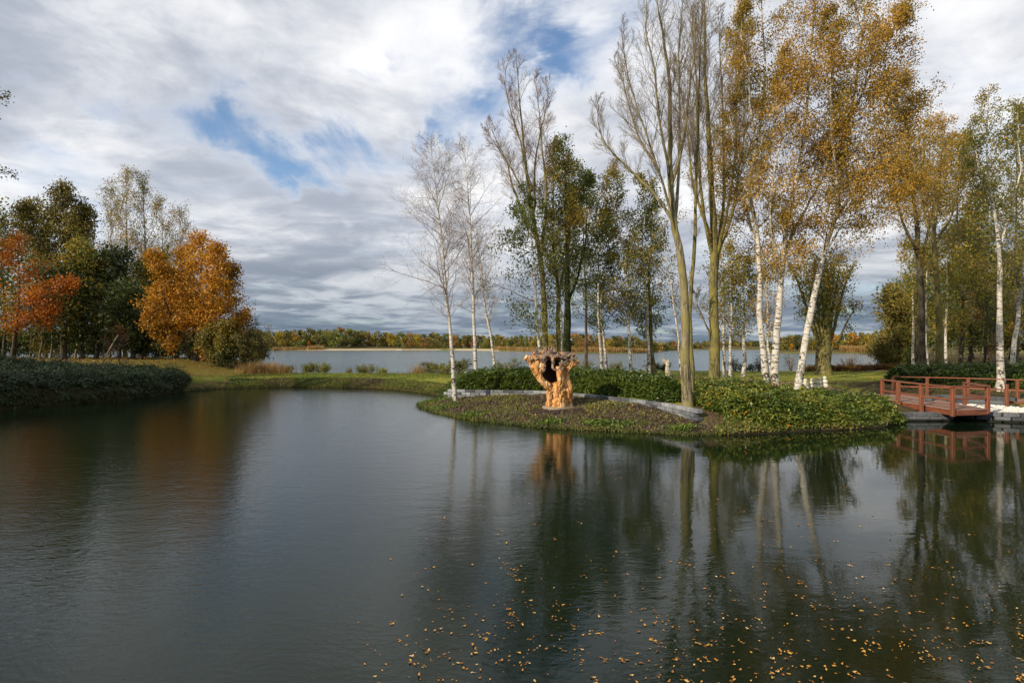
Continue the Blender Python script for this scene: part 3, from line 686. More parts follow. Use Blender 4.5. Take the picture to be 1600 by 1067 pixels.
tree('birch_tree', 'tall sparse white birch behind the right end of the bridge railing', 25.5,
     [{'p': [(1563, 625), (1564, 560), (1561, 470), (1560, 400), (1548, 300), (1540, 220), (1545, 140)], 'r': .17, 't0': .30, 'n1': 44},
      {'p': [(1560, 400), (1580, 320, .5), (1595, 250, .8), (1590, 160, 1)], 'r': .06, 't0': .15, 'n1': 26},
      {'p': [(1552, 320), (1528, 260, -.6), (1520, 190, -1)], 'r': .05, 't0': .15, 'n1': 20, 'len1': 1.5}],
     leaf='lf_mixed', leafn=3, lsize=.075, len1=2.2, ang1=52, n2=7, n3=5, up3=-.15, seed=45, group=RG, bias=-.1, droop=1, **lb)
tree('birch_tree', 'white birch leaning right at the right edge behind the sparse birch', 30,
     [{'p': [(1576, 600), (1584, 540), (1594, 470), (1604, 380), (1612, 250), (1616, 150)], 'r': .14, 't0': .25, 'n1': 44}],
     leaf='lf_mixed', leafn=5, lsize=.09, len1=2.5, ang1=52, n2=7, n3=5, up3=-.15, seed=46, group=RG, bias=-.1, droop=1, **lb)

# wood behind the bridge
RW = 'trees of the wood right of the lake'
rs_ = np.random.default_rng(77)
wood = [(1395, 46, 560, 455, 'lf_olive', 'olive and yellow bush like tree overhanging the lake at the edge of the wood', .9),
        (1412, 50, 575, 470, 'lf_olive', 'yellowing small tree at the lake edge of the wood', .9),
        (1455, 60, 570, 400, 'lf_green', 'green tree filling the gap behind the dark trunk by the bridge', 1),
        (1495, 58, 570, 420, 'lf_dark', 'dark green tree in the wood behind the right half of the bridge', 1),
        (1520, 62, 570, 395, 'lf_dark', 'broad dark tree left of the tall sparse birch', 1),
        (1540, 54, 572, 440, 'lf_brown', 'rust brown tree low in the wood left of the tall sparse birch', .8),
        (1578, 60, 570, 400, 'lf_dark', 'dark tree in the wood right of the tall sparse birch', 1),
        (1608, 52, 574, 400, 'lf_olive', 'olive tree in the wood at the right edge of the photo', 1),
        (1640, 50, 574, 380, 'lf_green', 'green tree of the wood just outside the right edge', 1),
        (1435, 75, 565, 440, 'lf_olive', 'olive tree far back in the wood left of the mossy trunk', 1),
        (1560, 80, 564, 430, 'lf_gold', 'golden tree far back in the wood behind the sparse birch', 1),
        (1500, 84, 562, 440, 'lf_olive', 'olive tree far back in the wood behind the right half of the bridge', 1),
        (1515, 48, 578, 330, 'lf_green', 'slender light green tree rising above the dark wood', .7),
        (1500, 45, 576, 215, 'lf_mixed', 'tall rusty olive tree between the mossy trunk and the sparse birch', .55),
        (1590, 42, 578, 175, 'lf_mixed', 'tall olive tree behind the leaning birch at the right edge', .6),
        (1540, 50, 574, 290, 'lf_green', 'green tree rising behind the tall sparse birch', .7),
        (1605, 70, 565, 390, 'lf_dark', 'dark tree far back in the wood at the right edge', 1)]
for i, (px, Y, pb_, pt_, lf_, lab, wd) in enumerate(wood):
    h_ = (pb_ - pt_) / F * Y
    tree('deciduous_tree', lab, Y, [{'p': [(px, pb_), (px + rs_.uniform(-5, 5), (pb_ * 2 + pt_) / 3), (px + rs_.uniform(-8, 8), (pb_ + 2 * pt_) / 3), (px + rs_.uniform(-8, 8), pt_)], 'r': .16, 't0': .10}],
         bark='dark_bark', twig='twig_brown', leaf=lf_, leafn=8, lsize=.19 if pt_ < 300 else .24, n1=30 if pt_ > 300 else 46, len1=h_ * .36 * wd, ang1=62, n2=6, r2=.42, n3=3, up3=-.08, tw=.012, seed=100 + i, group=RW, droop=.5, prof=.55)
for i, px in enumerate([1533, 1541, 1548, 1553]):
    tree('sapling', ['pale bare pole sapling, leftmost of four in the dark wood', 'pale bare pole sapling, second of four in the dark wood', 'pale bare pole sapling, third of four in the dark wood', 'pale bare pole sapling nearest the sparse birch'][i], 46, [[(px, 574), (px + 2, 530), (px + 5, 470)]], 'twig_olive', 'twig_olive', r0=.06, n1=10, len1=.8, n2=4, n3=0, seed=130 + i, group='pale saplings in the wood')
# small bush at the water by the wood
def bush(name, label, x, y, rx, ry, h_, lf_, nleaf, lsize, seed, cat='bush', group=None, stems=10, z0=None, droop=0.0, bias=0.0, open_=0.0):
    rs = np.random.default_rng(seed)
    z0 = hz(x, y) if z0 is None else z0
    e = empty(name, (x, y, z0), label, cat, group)
    S = np.zeros((stems, 8, 3)); RR = np.zeros((stems, 8))
    for k in range(stems):
        a = rs.uniform(0, 2 * np.pi); q = rs.uniform(.2, .9)
        tip = np.array([math.cos(a) * rx * q, math.sin(a) * ry * q, h_ * rs.uniform(.7, 1.0) * (1 - .3 * q * q)])
        S[k] = resample([(math.cos(a) * .1 * rx, math.sin(a) * .1 * ry, -.05), tip * np.array([.55, .55, .5]), tip], 8)
        RR[k] = np.linspace(.02 + h_ * .006, .006, 8)
    B1, R1 = grow(S, RR, 8, .15, 1, lambda t, pl: pl * .45 * (1.1 - .6 * t), 50, .05, .12, 4, rs, .006)
    B2, R2 = grow(B1, R1, 5, .15, 1, lambda t, pl: pl * .5, 45, .02, .15, 3, rs, .005)
    V, Q = join([tubes(S, RR, 5), tubes(B1, R1, 3), tubes(B2[::2], R2[::2], 3)])
    ob('stems', mesh_np('stems', V, Q, mats=[M['twig_brown']]), e)
    pid = rs.integers(0, len(B2), nleaf)
    p, _, _ = at(B2, R2, pid, rs.uniform(0, 1, nleaf)); p = p + rs.normal(size=p.shape) * lsize * .8
    p[:, 2] = np.maximum(p[:, 2], .02)
    foliage('foliage', p, lsize, M[lf_], rs, e, (0, 0, 0), droop, .6, .5, bias=bias, kind='stuff')
    return e
bush('bush', 'green and yellow bush leaning over the lake at the edge of the wood', px2(1392, 45), 45, 2.2, 1.6, 2.6, 'lf_olive', 3500, .16, 200)
bush('bush', 'low rounded green bush right of the overhanging one by the wood', px2(1425, 44), 44, 1.6, 1.4, 1.7, 'lf_green', 2500, .14, 201)

# ------------------------------------------------------------------ trees on the left bank
LG = 'trees on the left bank'
tree('birch_tree', 'big green and tan tree with drooping crown at the left', 50,
     [{'p': [(100, 562), (98, 500), (102, 420), (100, 350), (96, 292)], 'r': .24, 't0': .25, 'n1': 60},
      {'p': [(100, 430), (125, 370, 1), (135, 325, 1)], 'r': .1, 't0': .2, 'n1': 30, 'len1': 2.2},
      {'p': [(100, 430), (60, 370, -1), (40, 320, -1)], 'r': .1, 't0': .2, 'n1': 30, 'len1': 2.4}],
     leaf='lf_olive', leafn=6, lsize=.18, len1=4.0, ang1=60, n2=7, n3=4, up3=-.3, seed=300, group=LG, droop=1, bias=.02, bark='dark_bark', twig='twig_brown', tw=.010)
tree('maple_tree', 'flaming orange red maple at the left edge', 44,
     [{'p': [(20, 566), (25, 520), (30, 460), (28, 400), (32, 372)], 'r': .20, 't0': .22, 'n1': 26, 'len1': 3.2},
      {'p': [(26, 500), (58, 470, -1), (85, 452, -1.6), (118, 440, -2)], 'r': .08, 't0': .3, 'n1': 22, 'len1': 1.5},
      {'p': [(26, 520), (50, 500, -1), (72, 490, -1.6), (88, 488, -2)], 'r': .06, 't0': .3, 'n1': 16, 'len1': 1.2}],
     leaf='lf_red', leafn=5, lsize=.17, ang1=68, up1=0, n2=7, n3=3, seed=301, group=LG, bark='dark_bark', twig='twig_brown', tw=.010, clump=.65, fs=.5)
for i, (px, Y, top, r_, lab) in enumerate([(196, 60, 280, .2, 'tallest bare brown poplar above the dark trees on the left bank'), (224, 61, 286, .2, 'second bare brown poplar, just right of the tallest one'), (252, 64, 322, .17, 'third bare poplar, above the left side of the orange tree'), (280, 64, 340, .15, 'fourth and lowest bare poplar above the orange tree'), (172, 63, 300, .15, 'bare poplar left of the tallest one')]):
    tree('poplar_tree', lab, Y, [{'p': [(px, 566), (px - 1, 480), (px + 2, 400), (px, top)], 'r': r_, 't0': .25, 'n1': 44}], bark='poplar', twig='twig_brown', len1=4.2, ang1=26, up1=.10, n2=9, r2=.45, ang2=30, up2=.06, n3=6, ang3=32, tw=.007, seed=310 + i, prof=.35, group=LG, leaf='lf_mixed', leafn=2, lsize=.13, bias=.1)
for i, (px, Y, pb_, top, lf_, wd, lab) in enumerate([
        (150, 48, 568, 400, 'lf_dark', 1.0, 'dark evergreen looking tree between the red maple and the orange tree'),
        (185, 50, 566, 395, 'lf_dark', .9, 'dark tree below the tallest bare poplar'),
        (60, 56, 560, 385, 'lf_green', 1.1, 'dull green tree behind the red maple'),
        (5, 52, 560, 350, 'lf_olive', 1.1, 'olive tree cut by the left edge'),
        (-35, 50, 560, 320, 'lf_green', 1.1, 'green tree just outside the left edge'),
        (128, 58, 560, 410, 'lf_olive', 1.0, 'brownish olive tree behind the dark trees on the left bank'),
        (222, 56, 566, 420, 'lf_olive', 1.0, 'olive tree left behind the big orange tree'),
        (262, 58, 566, 425, 'lf_dark', .9, 'dark tree directly behind the big orange tree'),
        (128, 47, 566, 385, 'lf_mixed', .9, 'rusty olive tree between the flaming maple and the dark evergreen looking tree'),
        (245, 52, 570, 400, 'lf_mixed', .9, 'rust and olive tree left behind the big orange tree'),
        (100, 46, 566, 430, 'lf_dark', 1.1, 'low dark tree directly right of the flaming maple'),
        (70, 62, 560, 330, 'lf_mixed', 1.1, 'tan olive tree behind the big drooping tree at the left'),
        (275, 50, 572, 430, 'lf_gold', 1.0, 'golden tree filling in behind the big orange tree'),
        (205, 46, 572, 455, 'lf_dark', 1.2, 'low spreading dark tree in front of the poplars')]):
    h_ = (pb_ - top) / F * Y
    tree('deciduous_tree', lab, Y, [{'p': [(px, pb_), (px + 3, (pb_ * 2 + top) / 3), (px - 3, (pb_ + 2 * top) / 3), (px, top)], 'r': .18, 't0': .16}],
         bark='dark_bark', twig='twig_brown', leaf=lf_, leafn=6, lsize=.25, n1=34, len1=h_ * .36 * wd, ang1=60, n2=6, n3=3, up3=-.06, tw=.012, seed=330 + i, group=LG, prof=.5)
tree('oak_tree', 'big round orange and gold tree at the right end of the left bank', 44,
     [{'p': [(305, 578), (306, 545), (310, 500), (312, 440), (318, 372)], 'r': .25, 't0': .22, 'n1': 30},
      {'p': [(303, 565), (285, 530, -.5), (262, 480, -1), (245, 430, -1), (240, 395, -1)], 'r': .14, 't0': .25, 'n1': 26, 'len1': 2.0},
      {'p': [(307, 555), (330, 510, .5), (352, 460, .8), (362, 415, .8)], 'r': .13, 't0': .2, 'n1': 26, 'len1': 1.8},
      {'p': [(306, 560), (300, 510, 1), (285, 440, 1.6), (290, 390, 1.8)], 'r': .12, 't0': .3, 'n1': 26, 'len1': 2.0},
      {'p': [(306, 562), (335, 538, -.5), (362, 515, -.5), (384, 490, -.3)], 'r': .09, 't0': .2, 'n1': 22, 'len1': 1.5},
      {'p': [(300, 562), (272, 535, -.8), (250, 512, -1), (232, 490, -1)], 'r': .08, 't0': .3, 'n1': 18, 'len1': 1.4},
      {'p': [(308, 545), (330, 480, -1), (342, 420, -1.6), (338, 385, -1.8)], 'r': .12, 't0': .2, 'n1': 26, 'len1': 1.8}],
     leaf='lf_gold', leafn=8, lsize=.17, bias=-.02, len1=3.1, ang1=60, up1=.02, n2=6, n3=4, seed=350, group=LG, bark='dark_bark', twig='twig_brown', tw=.009, clump=.6, fs=.8, prof=.6)
tree('deciduous_tree', 'small yellow green tree below the right side of the big orange tree', 42.5,
     [{'p': [(345, 580), (348, 560), (352, 530), (356, 505)], 'r': .08, 't0': .1}, {'p': [(345, 575), (335, 550), (330, 525), (328, 510)], 'r': .06, 't0': .1}],
     leaf='lf_olive', leafn=8, lsize=.14, n1=26, len1=1.5, ang1=60, n2=6, n3=4, seed=351, group=LG, bark='dark_bark', twig='twig_brown', bias=.15)
bush('bush', 'dark olive bush overhanging the lake at the tip of the left bank', px2(392, 43), 43, 2.1, 1.6, 3.1, 'lf_olive', 8000, .13, 352, bias=-.15, stems=14)
bush('bush', 'low dark bush under the orange tree by the water', px2(355, 42.5), 42.5, 1.8, 1.2, 1.8, 'lf_dark', 3500, .13, 353)
bush('bush', 'tall thin dark twiggy bush above the dark olive bush', px2(385, 45), 45, 1.0, 1.0, 4.6, 'lf_dark', 1800, .12, 354, stems=9)
for i, (px, Y, w_, h_, lf_) in enumerate([(215, 47, 2.6, 2.4, 'lf_dark'), (265, 46.5, 2.6, 2.0, 'lf_dark'), (130, 52, 2.8, 2.2, 'lf_dark'), (75, 56, 3, 2.0, 'lf_olive'), (20, 58, 3, 2.4, 'lf_dark'), (310, 46, 2.2, 1.6, 'lf_dark')]):
    bush('bush', ['dark undergrowth bush below the bare poplars', 'dark undergrowth bush left of the orange tree trunk', 'dark undergrowth bush behind the juniper hedge near the red maple', 'olive undergrowth bush behind the leaf strewn bank', 'dark undergrowth bush at the left edge behind the maple', 'dark undergrowth bush behind the orange tree trunk'][i], px2(px, Y), Y, w_, 1.6, h_, lf_, 3200, .18, 360 + i, group='undergrowth bushes on the left bank')
for i, (px, w_, h_, lf_, lab) in enumerate([(-5, 3.4, 3.0, 'lf_dark', 'tall dark thicket closing the view at the left edge'), (50, 3.6, 2.8, 'lf_dark', 'tall dark thicket behind the maple trunk'), (105, 3.6, 3.2, 'lf_dark', 'tall dark thicket below the drooping green tree'),
        (165, 3.6, 3.0, 'lf_dark', 'tall dark thicket below the dark evergreen looking tree'), (235, 3.6, 2.6, 'lf_dark', 'dark thicket seen under the left side of the orange tree')]):
    bush('bush', lab, px2(px, 57), 57, w_, 1.6, h_, lf_, 3600, .22, 368 + i, group='undergrowth bushes on the left bank')
for i, (px, Y, top) in enumerate([(62, 47, 470), (78, 49, 440), (45, 52, 450), (118, 50, 440), (160, 47, 450), (18, 46, 460)]):
    tree('tree_sapling', ['thin pale stem right of the maple trunk', 'thin stem below the drooping green tree', 'thin stem behind the maple trunk', 'thin stem left of the dark evergreen looking tree', 'thin stem right of the dark evergreen looking tree', 'thin stem against the left edge'][i], Y, [[(px, 562), (px + 4, 520), (px - 2, top)]], 'poplar', 'twig_brown', r0=.09, n1=12, len1=1.2, n2=4, n3=3, leaf='lf_olive', leafn=4, lsize=.15, t0=.4, seed=380 + i, group='thin stems on the left bank', cat='tree')
# tree just left of the frame; its outer boughs reach into view
tree('ash_tree', 'tall tree at the left whose sparse outer boughs reach past the left edge', 24,
     [{'p': [(-260, 640), (-262, 500), (-255, 350), (-250, 150), (-240, -60)], 'r': .30, 't0': .25, 'n1': 60, 'len1': 3.6},
      {'p': [(-256, 420), (-150, 340), (-60, 285), (22, 266)], 'r': .08, 't0': .3, 'n1': 20, 'len1': 1.0},
      {'p': [(-254, 300), (-150, 215), (-50, 170), (14, 150)], 'r': .08, 't0': .3, 'n1': 20, 'len1': 1.0}],
     bark='dark_bark', twig='twig_brown', leaf='lf_dark', leafn=1, lsize=.10, ang1=60, n2=7, n3=4, seed=400)
for i, (x, y, h_) in enumerate([(-31, 17, 13), (-37, 12, 14), (-34, 24, 12), (-42, 18, 14), (-30, 10, 12)]):  # row out of view, placed for the shade it casts on the left bank
    Yt = y; px = 800 + x / y * F
    pyb = HOR + (CAMZ - .7) / y * F; pyt = HOR + (CAMZ - h_) / y * F
    tree('deciduous_tree', 'bushy green tree of the unseen row shading the left shore', Yt, [{'p': [(px, pyb), (px + 9, (pyb + pyt) / 2), (px, pyt)], 'r': .22, 't0': .15}],
         bark='dark_bark', twig='twig_brown', leaf='lf_green', leafn=8, lsize=.40, n1=30, len1=4.2, ang1=60, n2=6, n3=1, tw=.012, seed=410 + i, group='unseen green trees shading the left shore', prof=.5)
# ------------------------------------------------------------------ small mesh helpers
import bmesh
def box_mesh(name, w, d, h, mt, bev=0.0, jit=0.0, seed=0):
    bm = bmesh.new(); bmesh.ops.create_cube(bm, size=1)
    rs = np.random.default_rng(seed)
    for v in bm.verts: v.co = Vector((v.co.x * w, v.co.y * d, v.co.z * h)) + Vector(rs.normal(size=3) * jit)
    if bev: bmesh.ops.bevel(bm, geom=bm.edges[:], offset=bev, segments=1, affect='EDGES')
    m = bpy.data.meshes.new(name); bm.to_mesh(m); bm.free(); m.materials.append(mt); return m

def beam(name, a, b, w, h, mt, parent, seed=0):
    """rectangular timber from a to b (world), object at its middle"""
    a, b = Vector(a), Vector(b); d = b - a
    m = box_mesh(name, d.length, w, h, mt, min(w, h) * .1, .0015, seed)
    o = ob(name, m, parent)
    rot = d.to_track_quat('X', 'Z')
    pl = Vector(parent.location) if parent is not None else Vector((0, 0, 0))
    o.location = (a + b) / 2 - pl; o.rotation_mode = 'QUATERNION'; o.rotation_quaternion = rot
    return o

def remeshed(name, specs, voxel, mt, disp=((0, 1),), smooth_it=2, sides=10, seed=0, ridge=None):
    """specs: list of (points (n,3), radii) -> one watertight skin"""
    parts = []
    for pts, rad in specs:
        n_ = 14; w = resample(pts, n_)
        r = np.interp(np.linspace(0, 1, n_), np.linspace(0, 1, len(rad)), rad)
        # rounded ends
        V, Q = tubes(w[None], r[None], sides)
        caps = np.array([w[0], w[-1]]); o = len(V)
        V = np.concatenate([V, caps])
        T = [(o, (k + 1) % sides, k) for k in range(sides)] + [(o + 1, (n_ - 1) * sides + k, (n_ - 1) * sides + (k + 1) % sides) for k in range(sides)]
        parts.append((V, Q, np.array(T)))
    Vs, Qs, Ts, o = [], [], [], 0
    for V, Q, T in parts: Vs.append(V); Qs.append(Q + o); Ts.append(T + o); o += len(V)
    m = mesh_np('tmp', np.concatenate(Vs), np.concatenate(Qs), np.concatenate(Ts))
    t = bpy.data.objects.new('tmp', m); COL.objects.link(t)
    md = t.modifiers.new('r', 'REMESH'); md.mode = 'VOXEL'; md.voxel_size = voxel; md.adaptivity = 0
    ms = t.modifiers.new('s', 'SMOOTH'); ms.iterations = smooth_it; ms.factor = .5
    dg = bpy.context.evaluated_depsgraph_get(); dg.update()
    ev = t.evaluated_get(dg); res = bpy.data.meshes.new_from_object(ev)
    bpy.data.objects.remove(t)
    n_ = len(res.vertices); co = np.zeros(n_ * 3, np.float32); no = np.zeros(n_ * 3, np.float32)
    res.vertices.foreach_get('co', co); res.vertices.foreach_get('normal', no); co = co.reshape(-1, 3); no = no.reshape(-1, 3)
    dd = np.zeros(n_)
    for amp, fr, zs in disp: dd += amp * snoise(co * np.array([1, 1, zs]), fr, seed + fr)
    if ridge:
        nn_ = snoise(co * np.array([1, 1, .35]), ridge[1], 3) + .5 * snoise(co * np.array([1, 1, .5]), ridge[1] * 2.3, 8)
        dd -= ridge[0] * np.maximum(0, 1 - np.abs(nn_) * 4.0)
    co = co + no * dd[:, None]
    res.vertices.foreach_set('co', co.astype(np.float32).ravel()); res.update()
    res.polygons.foreach_set('use_smooth', np.ones(len(res.polygons), bool))
    res.name = name; res.materials.clear(); res.materials.append(mt)
    return res

# ------------------------------------------------------------------ carved stump
mw, n = new_mat('stripped_wood')
g = n.new('ShaderNodeTexCoord').outputs['Object']
f = n.noise(n.vmath('MULTIPLY', g, (1, 1, .28)), 13, 6, .65, .8); f2_ = n.noise(g, 3.2, 4, .6); f3_ = n.noise(g, 40, 4, .6)
c = n.mix(n.smooth(f, .38, .62), (.25, .10, .03), (.66, .36, .12))
c = n.mix(n.math('MULTIPLY', n.smooth(f2_, .52, .66), .75), c, (.80, .60, .36))
c = n.mix(n.smooth(f, .60, .68), c, (.10, .04, .016))
c = n.mix(n.smooth(f2_, .40, .32), c, (.22, .09, .03))
finish(mw, n, c, .55, n.math('ADD', f, n.math('MULTIPLY', f3_, .3)), .8, .03, .3)
mr, n = new_mat('weathered_roots')
g = n.new('ShaderNodeTexCoord').outputs['Object']
f = n.noise(n.vmath('MULTIPLY', g, (.4, 1, 1)), 14, 6, .7, 1.0); f2_ = n.noise(g, 4.5, 4, .6)
c = n.mix(n.smooth(f, .38, .62), (.07, .045, .035), (.38, .29, .22))
c = n.mix(n.smooth(f2_, .56, .64), c, (.46, .22, .09))
c = n.mix(n.smooth(f2_, .42, .34), c, (.05, .032, .025))
finish(mr, n, c, .8, f, 1.0, .04, .2)
mh, n = new_mat('dark_hollow')  # dark brown wood for the inside of the hollow
g = n.new('ShaderNodeTexCoord').outputs['Object']
f = n.noise(n.vmath('MULTIPLY', g, (1, 1, .3)), 10, 5, .7)
finish(mh, n, n.mix(f, (.012, .008, .006), (.05, .028, .016)), .9, f, .8, .04, .1)

SX, SY = px2(872, 20.6), 20.6
sz = hz(SX, SY)
stump = empty('carved_stump', (SX, SY, sz), 'big upturned tree stump of bare orange wood with a hollow and tangled roots on top', 'stump')
def sp(*a):
    """(zx, zy, depth, radius)..."""
    return np.array([((x - 760) * .00285, dpt, (935 - y) * .00285) for x, y, dpt, r in a]), [r for *_, r in a]
body = [sp((780, 955, 0, .29), (785, 860, 0, .26), (780, 790, .02, .24), (760, 720, .05, .22), (740, 640, .22, .2)),
        sp((650, 950, .05, .15), (655, 850, .05, .15), (650, 760, .07, .13), (660, 700, .1, .13)),
        sp((880, 960, .2, .20), (885, 860, .12, .17), (900, 770, .05, .15), (880, 660, .05, .17), (855, 560, .06, .17), (850, 470, .06, .16), (880, 415, .05, .15), (930, 380, .02, .13), (985, 358, 0, .11)),
        sp((700, 715, .02, .11), (640, 665, 0, .14), (570, 600, 0, .15), (520, 535, .02, .14), (500, 450, .04, .18), (455, 375, .03, .19), (400, 320, 0, .15), (350, 290, -.04, .10)),
        sp((470, 330, .02, .14), (500, 400, .03, .17), (530, 470, .04, .13)), sp((420, 320, .03, .12), (500, 340, .02, .15), (560, 400, 0, .10)),
        sp((545, 480, -.02, .10), (560, 420, -.05, .12), (555, 350, -.03, .13), (500, 320, 0, .13)),
        sp((755, 740, -.12, .10), (775, 640, -.14, .105), (790, 540, -.13, .10), (785, 470, -.08, .13), (790, 430, 0, .15)),
        sp((830, 730, .0, .14), (835, 600, .05, .14), (825, 480, .1, .16), (800, 400, .15, .18)),
        sp((700, 900, .25, .25), (720, 760, .35, .25), (740, 650, .5, .2)),
        sp((955, 365, .0, .10), (960, 335, -.02, .10), (950, 320, -.03, .08)),
        sp((1000, 345, 0, .07), (1012, 360, -.02, .06))]
ob('trunk', remeshed('trunk', body, .019, mw, [(.045, 7, .45), (.024, 17, .3), (.012, 38, .3)], 1, 12, 1, ridge=(.055, 11)), stump)
hol = [sp((700, 690, .36, .17), (640, 560, .55, .2), (590, 430, .62, .2), (560, 330, .6, .18)),
       sp((720, 680, .40, .17), (690, 540, .62, .2), (670, 420, .66, .2), (650, 320, .62, .18)),
       sp((740, 640, .4, .16), (760, 500, .6, .2), (750, 400, .62, .2), (730, 320, .6, .18)),
       sp((620, 640, .2, .13), (560, 520, .35, .15), (520, 420, .45, .16))]
ob('hollow', remeshed('hollow', hol, .03, mh, [(.03, 8, .4)], 2, 10, 2), stump)
rs = np.random.default_rng(5)
roots = [sp((430, 285, -.02, .04), (500, 275, .02, .09), (570, 285, -.05, .08), (640, 262, -.02, .10), (700, 300, -.1, .07), (690, 370, -.12, .04)),
         sp((540, 300, .1, .09), (640, 270, .2, .12), (740, 285, .15, .12), (850, 285, .1, .12), (930, 300, .05, .09)),
         sp((700, 300, -.12, .06), (760, 275, -.15, .07), (830, 300, -.16, .05), (880, 330, -.12, .05), (830, 365, -.12, .04), (770, 372, -.12, .035)),
         sp((750, 280, 0, .09), (830, 262, 0, .10), (900, 270, 0, .09), (960, 290, .05, .05), (975, 270, .05, .02)),
         sp((700, 360, -.1, .05), (690, 420, -.12, .05), (730, 450, -.14, .045), (780, 430, -.16, .05)),
         sp((545, 270, .2, .09), (575, 230, .2, .08), (610, 180, .22, .045), (632, 138, .22, .012)),
         sp((640, 270, .15, .09), (655, 220, .15, .05), (660, 170, .15, .02), (655, 140, .15, .008)),
         sp((670, 260, .25, .1), (685, 200, .25, .06), (690, 150, .27, .03), (688, 135, .27, .01)),
         sp((720, 270, .25, .09), (712, 210, .25, .05), (720, 160, .25, .015)),
         sp((610, 255, -.05, .06), (600, 215, -.05, .03), (615, 190, -.05, .01)),
         sp((480, 280, .3, .08), (560, 250, .45, .1), (680, 250, .5, .12), (800, 260, .45, .1), (900, 300, .3, .08)),
         sp((560, 300, -.08, .035), (585, 380, -.10, .04), (590, 440, -.08, .05), (560, 480, -.06, .04)),
         sp((860, 300, -.1, .05), (900, 270, -.1, .04), (935, 265, -.05, .03), (960, 262, -.02, .012)),
         sp((470, 330, -.14, .03), (500, 300, -.15, .045), (540, 315, -.15, .04), (560, 350, -.14, .025)),
         sp((800, 380, -.15, .04), (770, 420, -.19, .045), (800, 450, -.18, .04), (830, 420, -.15, .035))]
for k, (x0, h0, lean) in enumerate([(470, 45, -30), (520, 60, -15), (570, 70, 20), (605, 105, 12), (645, 120, -8), (680, 110, 10), (715, 95, 14), (760, 60, 20), (820, 55, 15), (880, 60, 25), (930, 50, 30), (960, 40, 35)]):
    d0 = rs.uniform(-.05, .3); roots.append(sp((x0 - lean, 285, d0, .075), (x0, 285 - h0 * .55, d0, .045), (x0 + lean * .6, 275 - h0, d0 + .03, .008)))
for k in range(34):
    x0, y0 = rs.uniform(440, 960), rs.uniform(235, 320); dp0 = rs.uniform(-.15, .5)
    roots.append(sp((x0, y0, dp0, .05), (x0 + rs.normal() * 45, y0 - rs.uniform(-30, 35), dp0 + rs.normal() * .05, .035), (x0 + rs.normal() * 70, y0 - rs.uniform(-40, 65), dp0 + rs.normal() * .1, .010)))
ob('roots', remeshed('roots', roots, .017, mr, [(.014, 14, 1), (.008, 33, 1)], 1, 9, 3), stump)
mc, n = new_mat('pale_footing')
f = n.noise(n.new('ShaderNodeTexCoord').outputs['Object'], 12, 5, .7)
finish(mc, n, n.mix(f, (.14, .11, .08), (.34, .28, .21)), .9, f, .6, .02, .1)
an = np.linspace(0, 2 * np.pi, 33)[:-1]; rr_ = .62 + .06 * np.sin(an * 3 + 1)
Vf = [(math.cos(a) * r_, math.sin(a) * r_ * .8 + .05, z_) for r_, z_ in [(0, 0)] for a in [0]]
Vf = [(0, .05, .045)] + [(math.cos(a) * r_ * .95, math.sin(a) * r_ * .8 + .05, .045) for a, r_ in zip(an, rr_)] + [(math.cos(a) * r_, math.sin(a) * r_ * .84 + .05, -.12) for a, r_ in zip(an, rr_)]
Tf = [(0, 1 + k, 1 + (k + 1) % 32) for k in range(32)]; Qf = [(1 + k, 33 + k, 33 + (k + 1) % 32, 1 + (k + 1) % 32) for k in range(32)]
ob('footing', mesh_np('footing', Vf, Qf, Tf, mats=[mc]), stump)

# ------------------------------------------------------------------ low brick wall round the bed
def stone_mat(name, c0, c1, wet=None):
    m, n = new_mat(name)
    oi = n.new('ShaderNodeObjectInfo').outputs['Random']
    g = n.new('ShaderNodeTexCoord').outputs['Object']
    f = n.noise(n.vmath('ADD', g, n.comb(n.math('MULTIPLY', oi, 50), 0, 0)), 14, 6, .65)
    f2 = n.noise(n.vmath('ADD', g, n.comb(n.math('MULTIPLY', oi, 80), 5, 0)), 3.5, 3, .6)
    c = n.mix(oi, c0, c1)
    c = n.mix(n.smooth(f, .4, .7), c, n.vmath('SCALE', c, 1.5))
    c = n.mix(n.math('MULTIPLY', n.smooth(f2, .5, .7), .6), c, n.vmath('SCALE', c, .45))
    if wet:
        z = n.sep(n.new('ShaderNodeNewGeometry').outputs['Position'])[2]
        c = n.mix(n.smooth(z, .12, .03), c, (.010, .012, .008))
    return finish(m, n, c, .8, f, .5, .01, .3)
m_brick = stone_mat('grey_concrete_brick', (.045, .050, .058), (.235, .25, .27))
m_ring = stone_mat('dark_grey_block', (.045, .050, .056), (.11, .12, .13), True)
m_white = stone_mat('white_marble_block', (.7, .7, .7), (.8, .8, .78))
bricks = [box_mesh('brick', .415, .19, .112, m_brick, .008, .004, s) for s in range(4)]
wallpts = resample([(-2.85, 25.55, 0), (-1.6, 25.2, 0), (-.45, 25.0, 0), (.5, 24.85, 0), (1.43, 24.5, 0), (3.0, 22.9, 0), (4.32, 21.1, 0), (5.2, 19.4, 0), (5.72, 17.5, 0)], 400)[:, :2]
dd_ = np.concatenate([[0], np.cumsum(np.linalg.norm(np.diff(wallpts, axis=0), axis=1))])
wall = empty('brick_wall', (wallpts[0][0], wallpts[0][1], 0), 'low curved grey brick retaining wall between the flower bed and the clipped hedge', 'wall')
rs = np.random.default_rng(9)
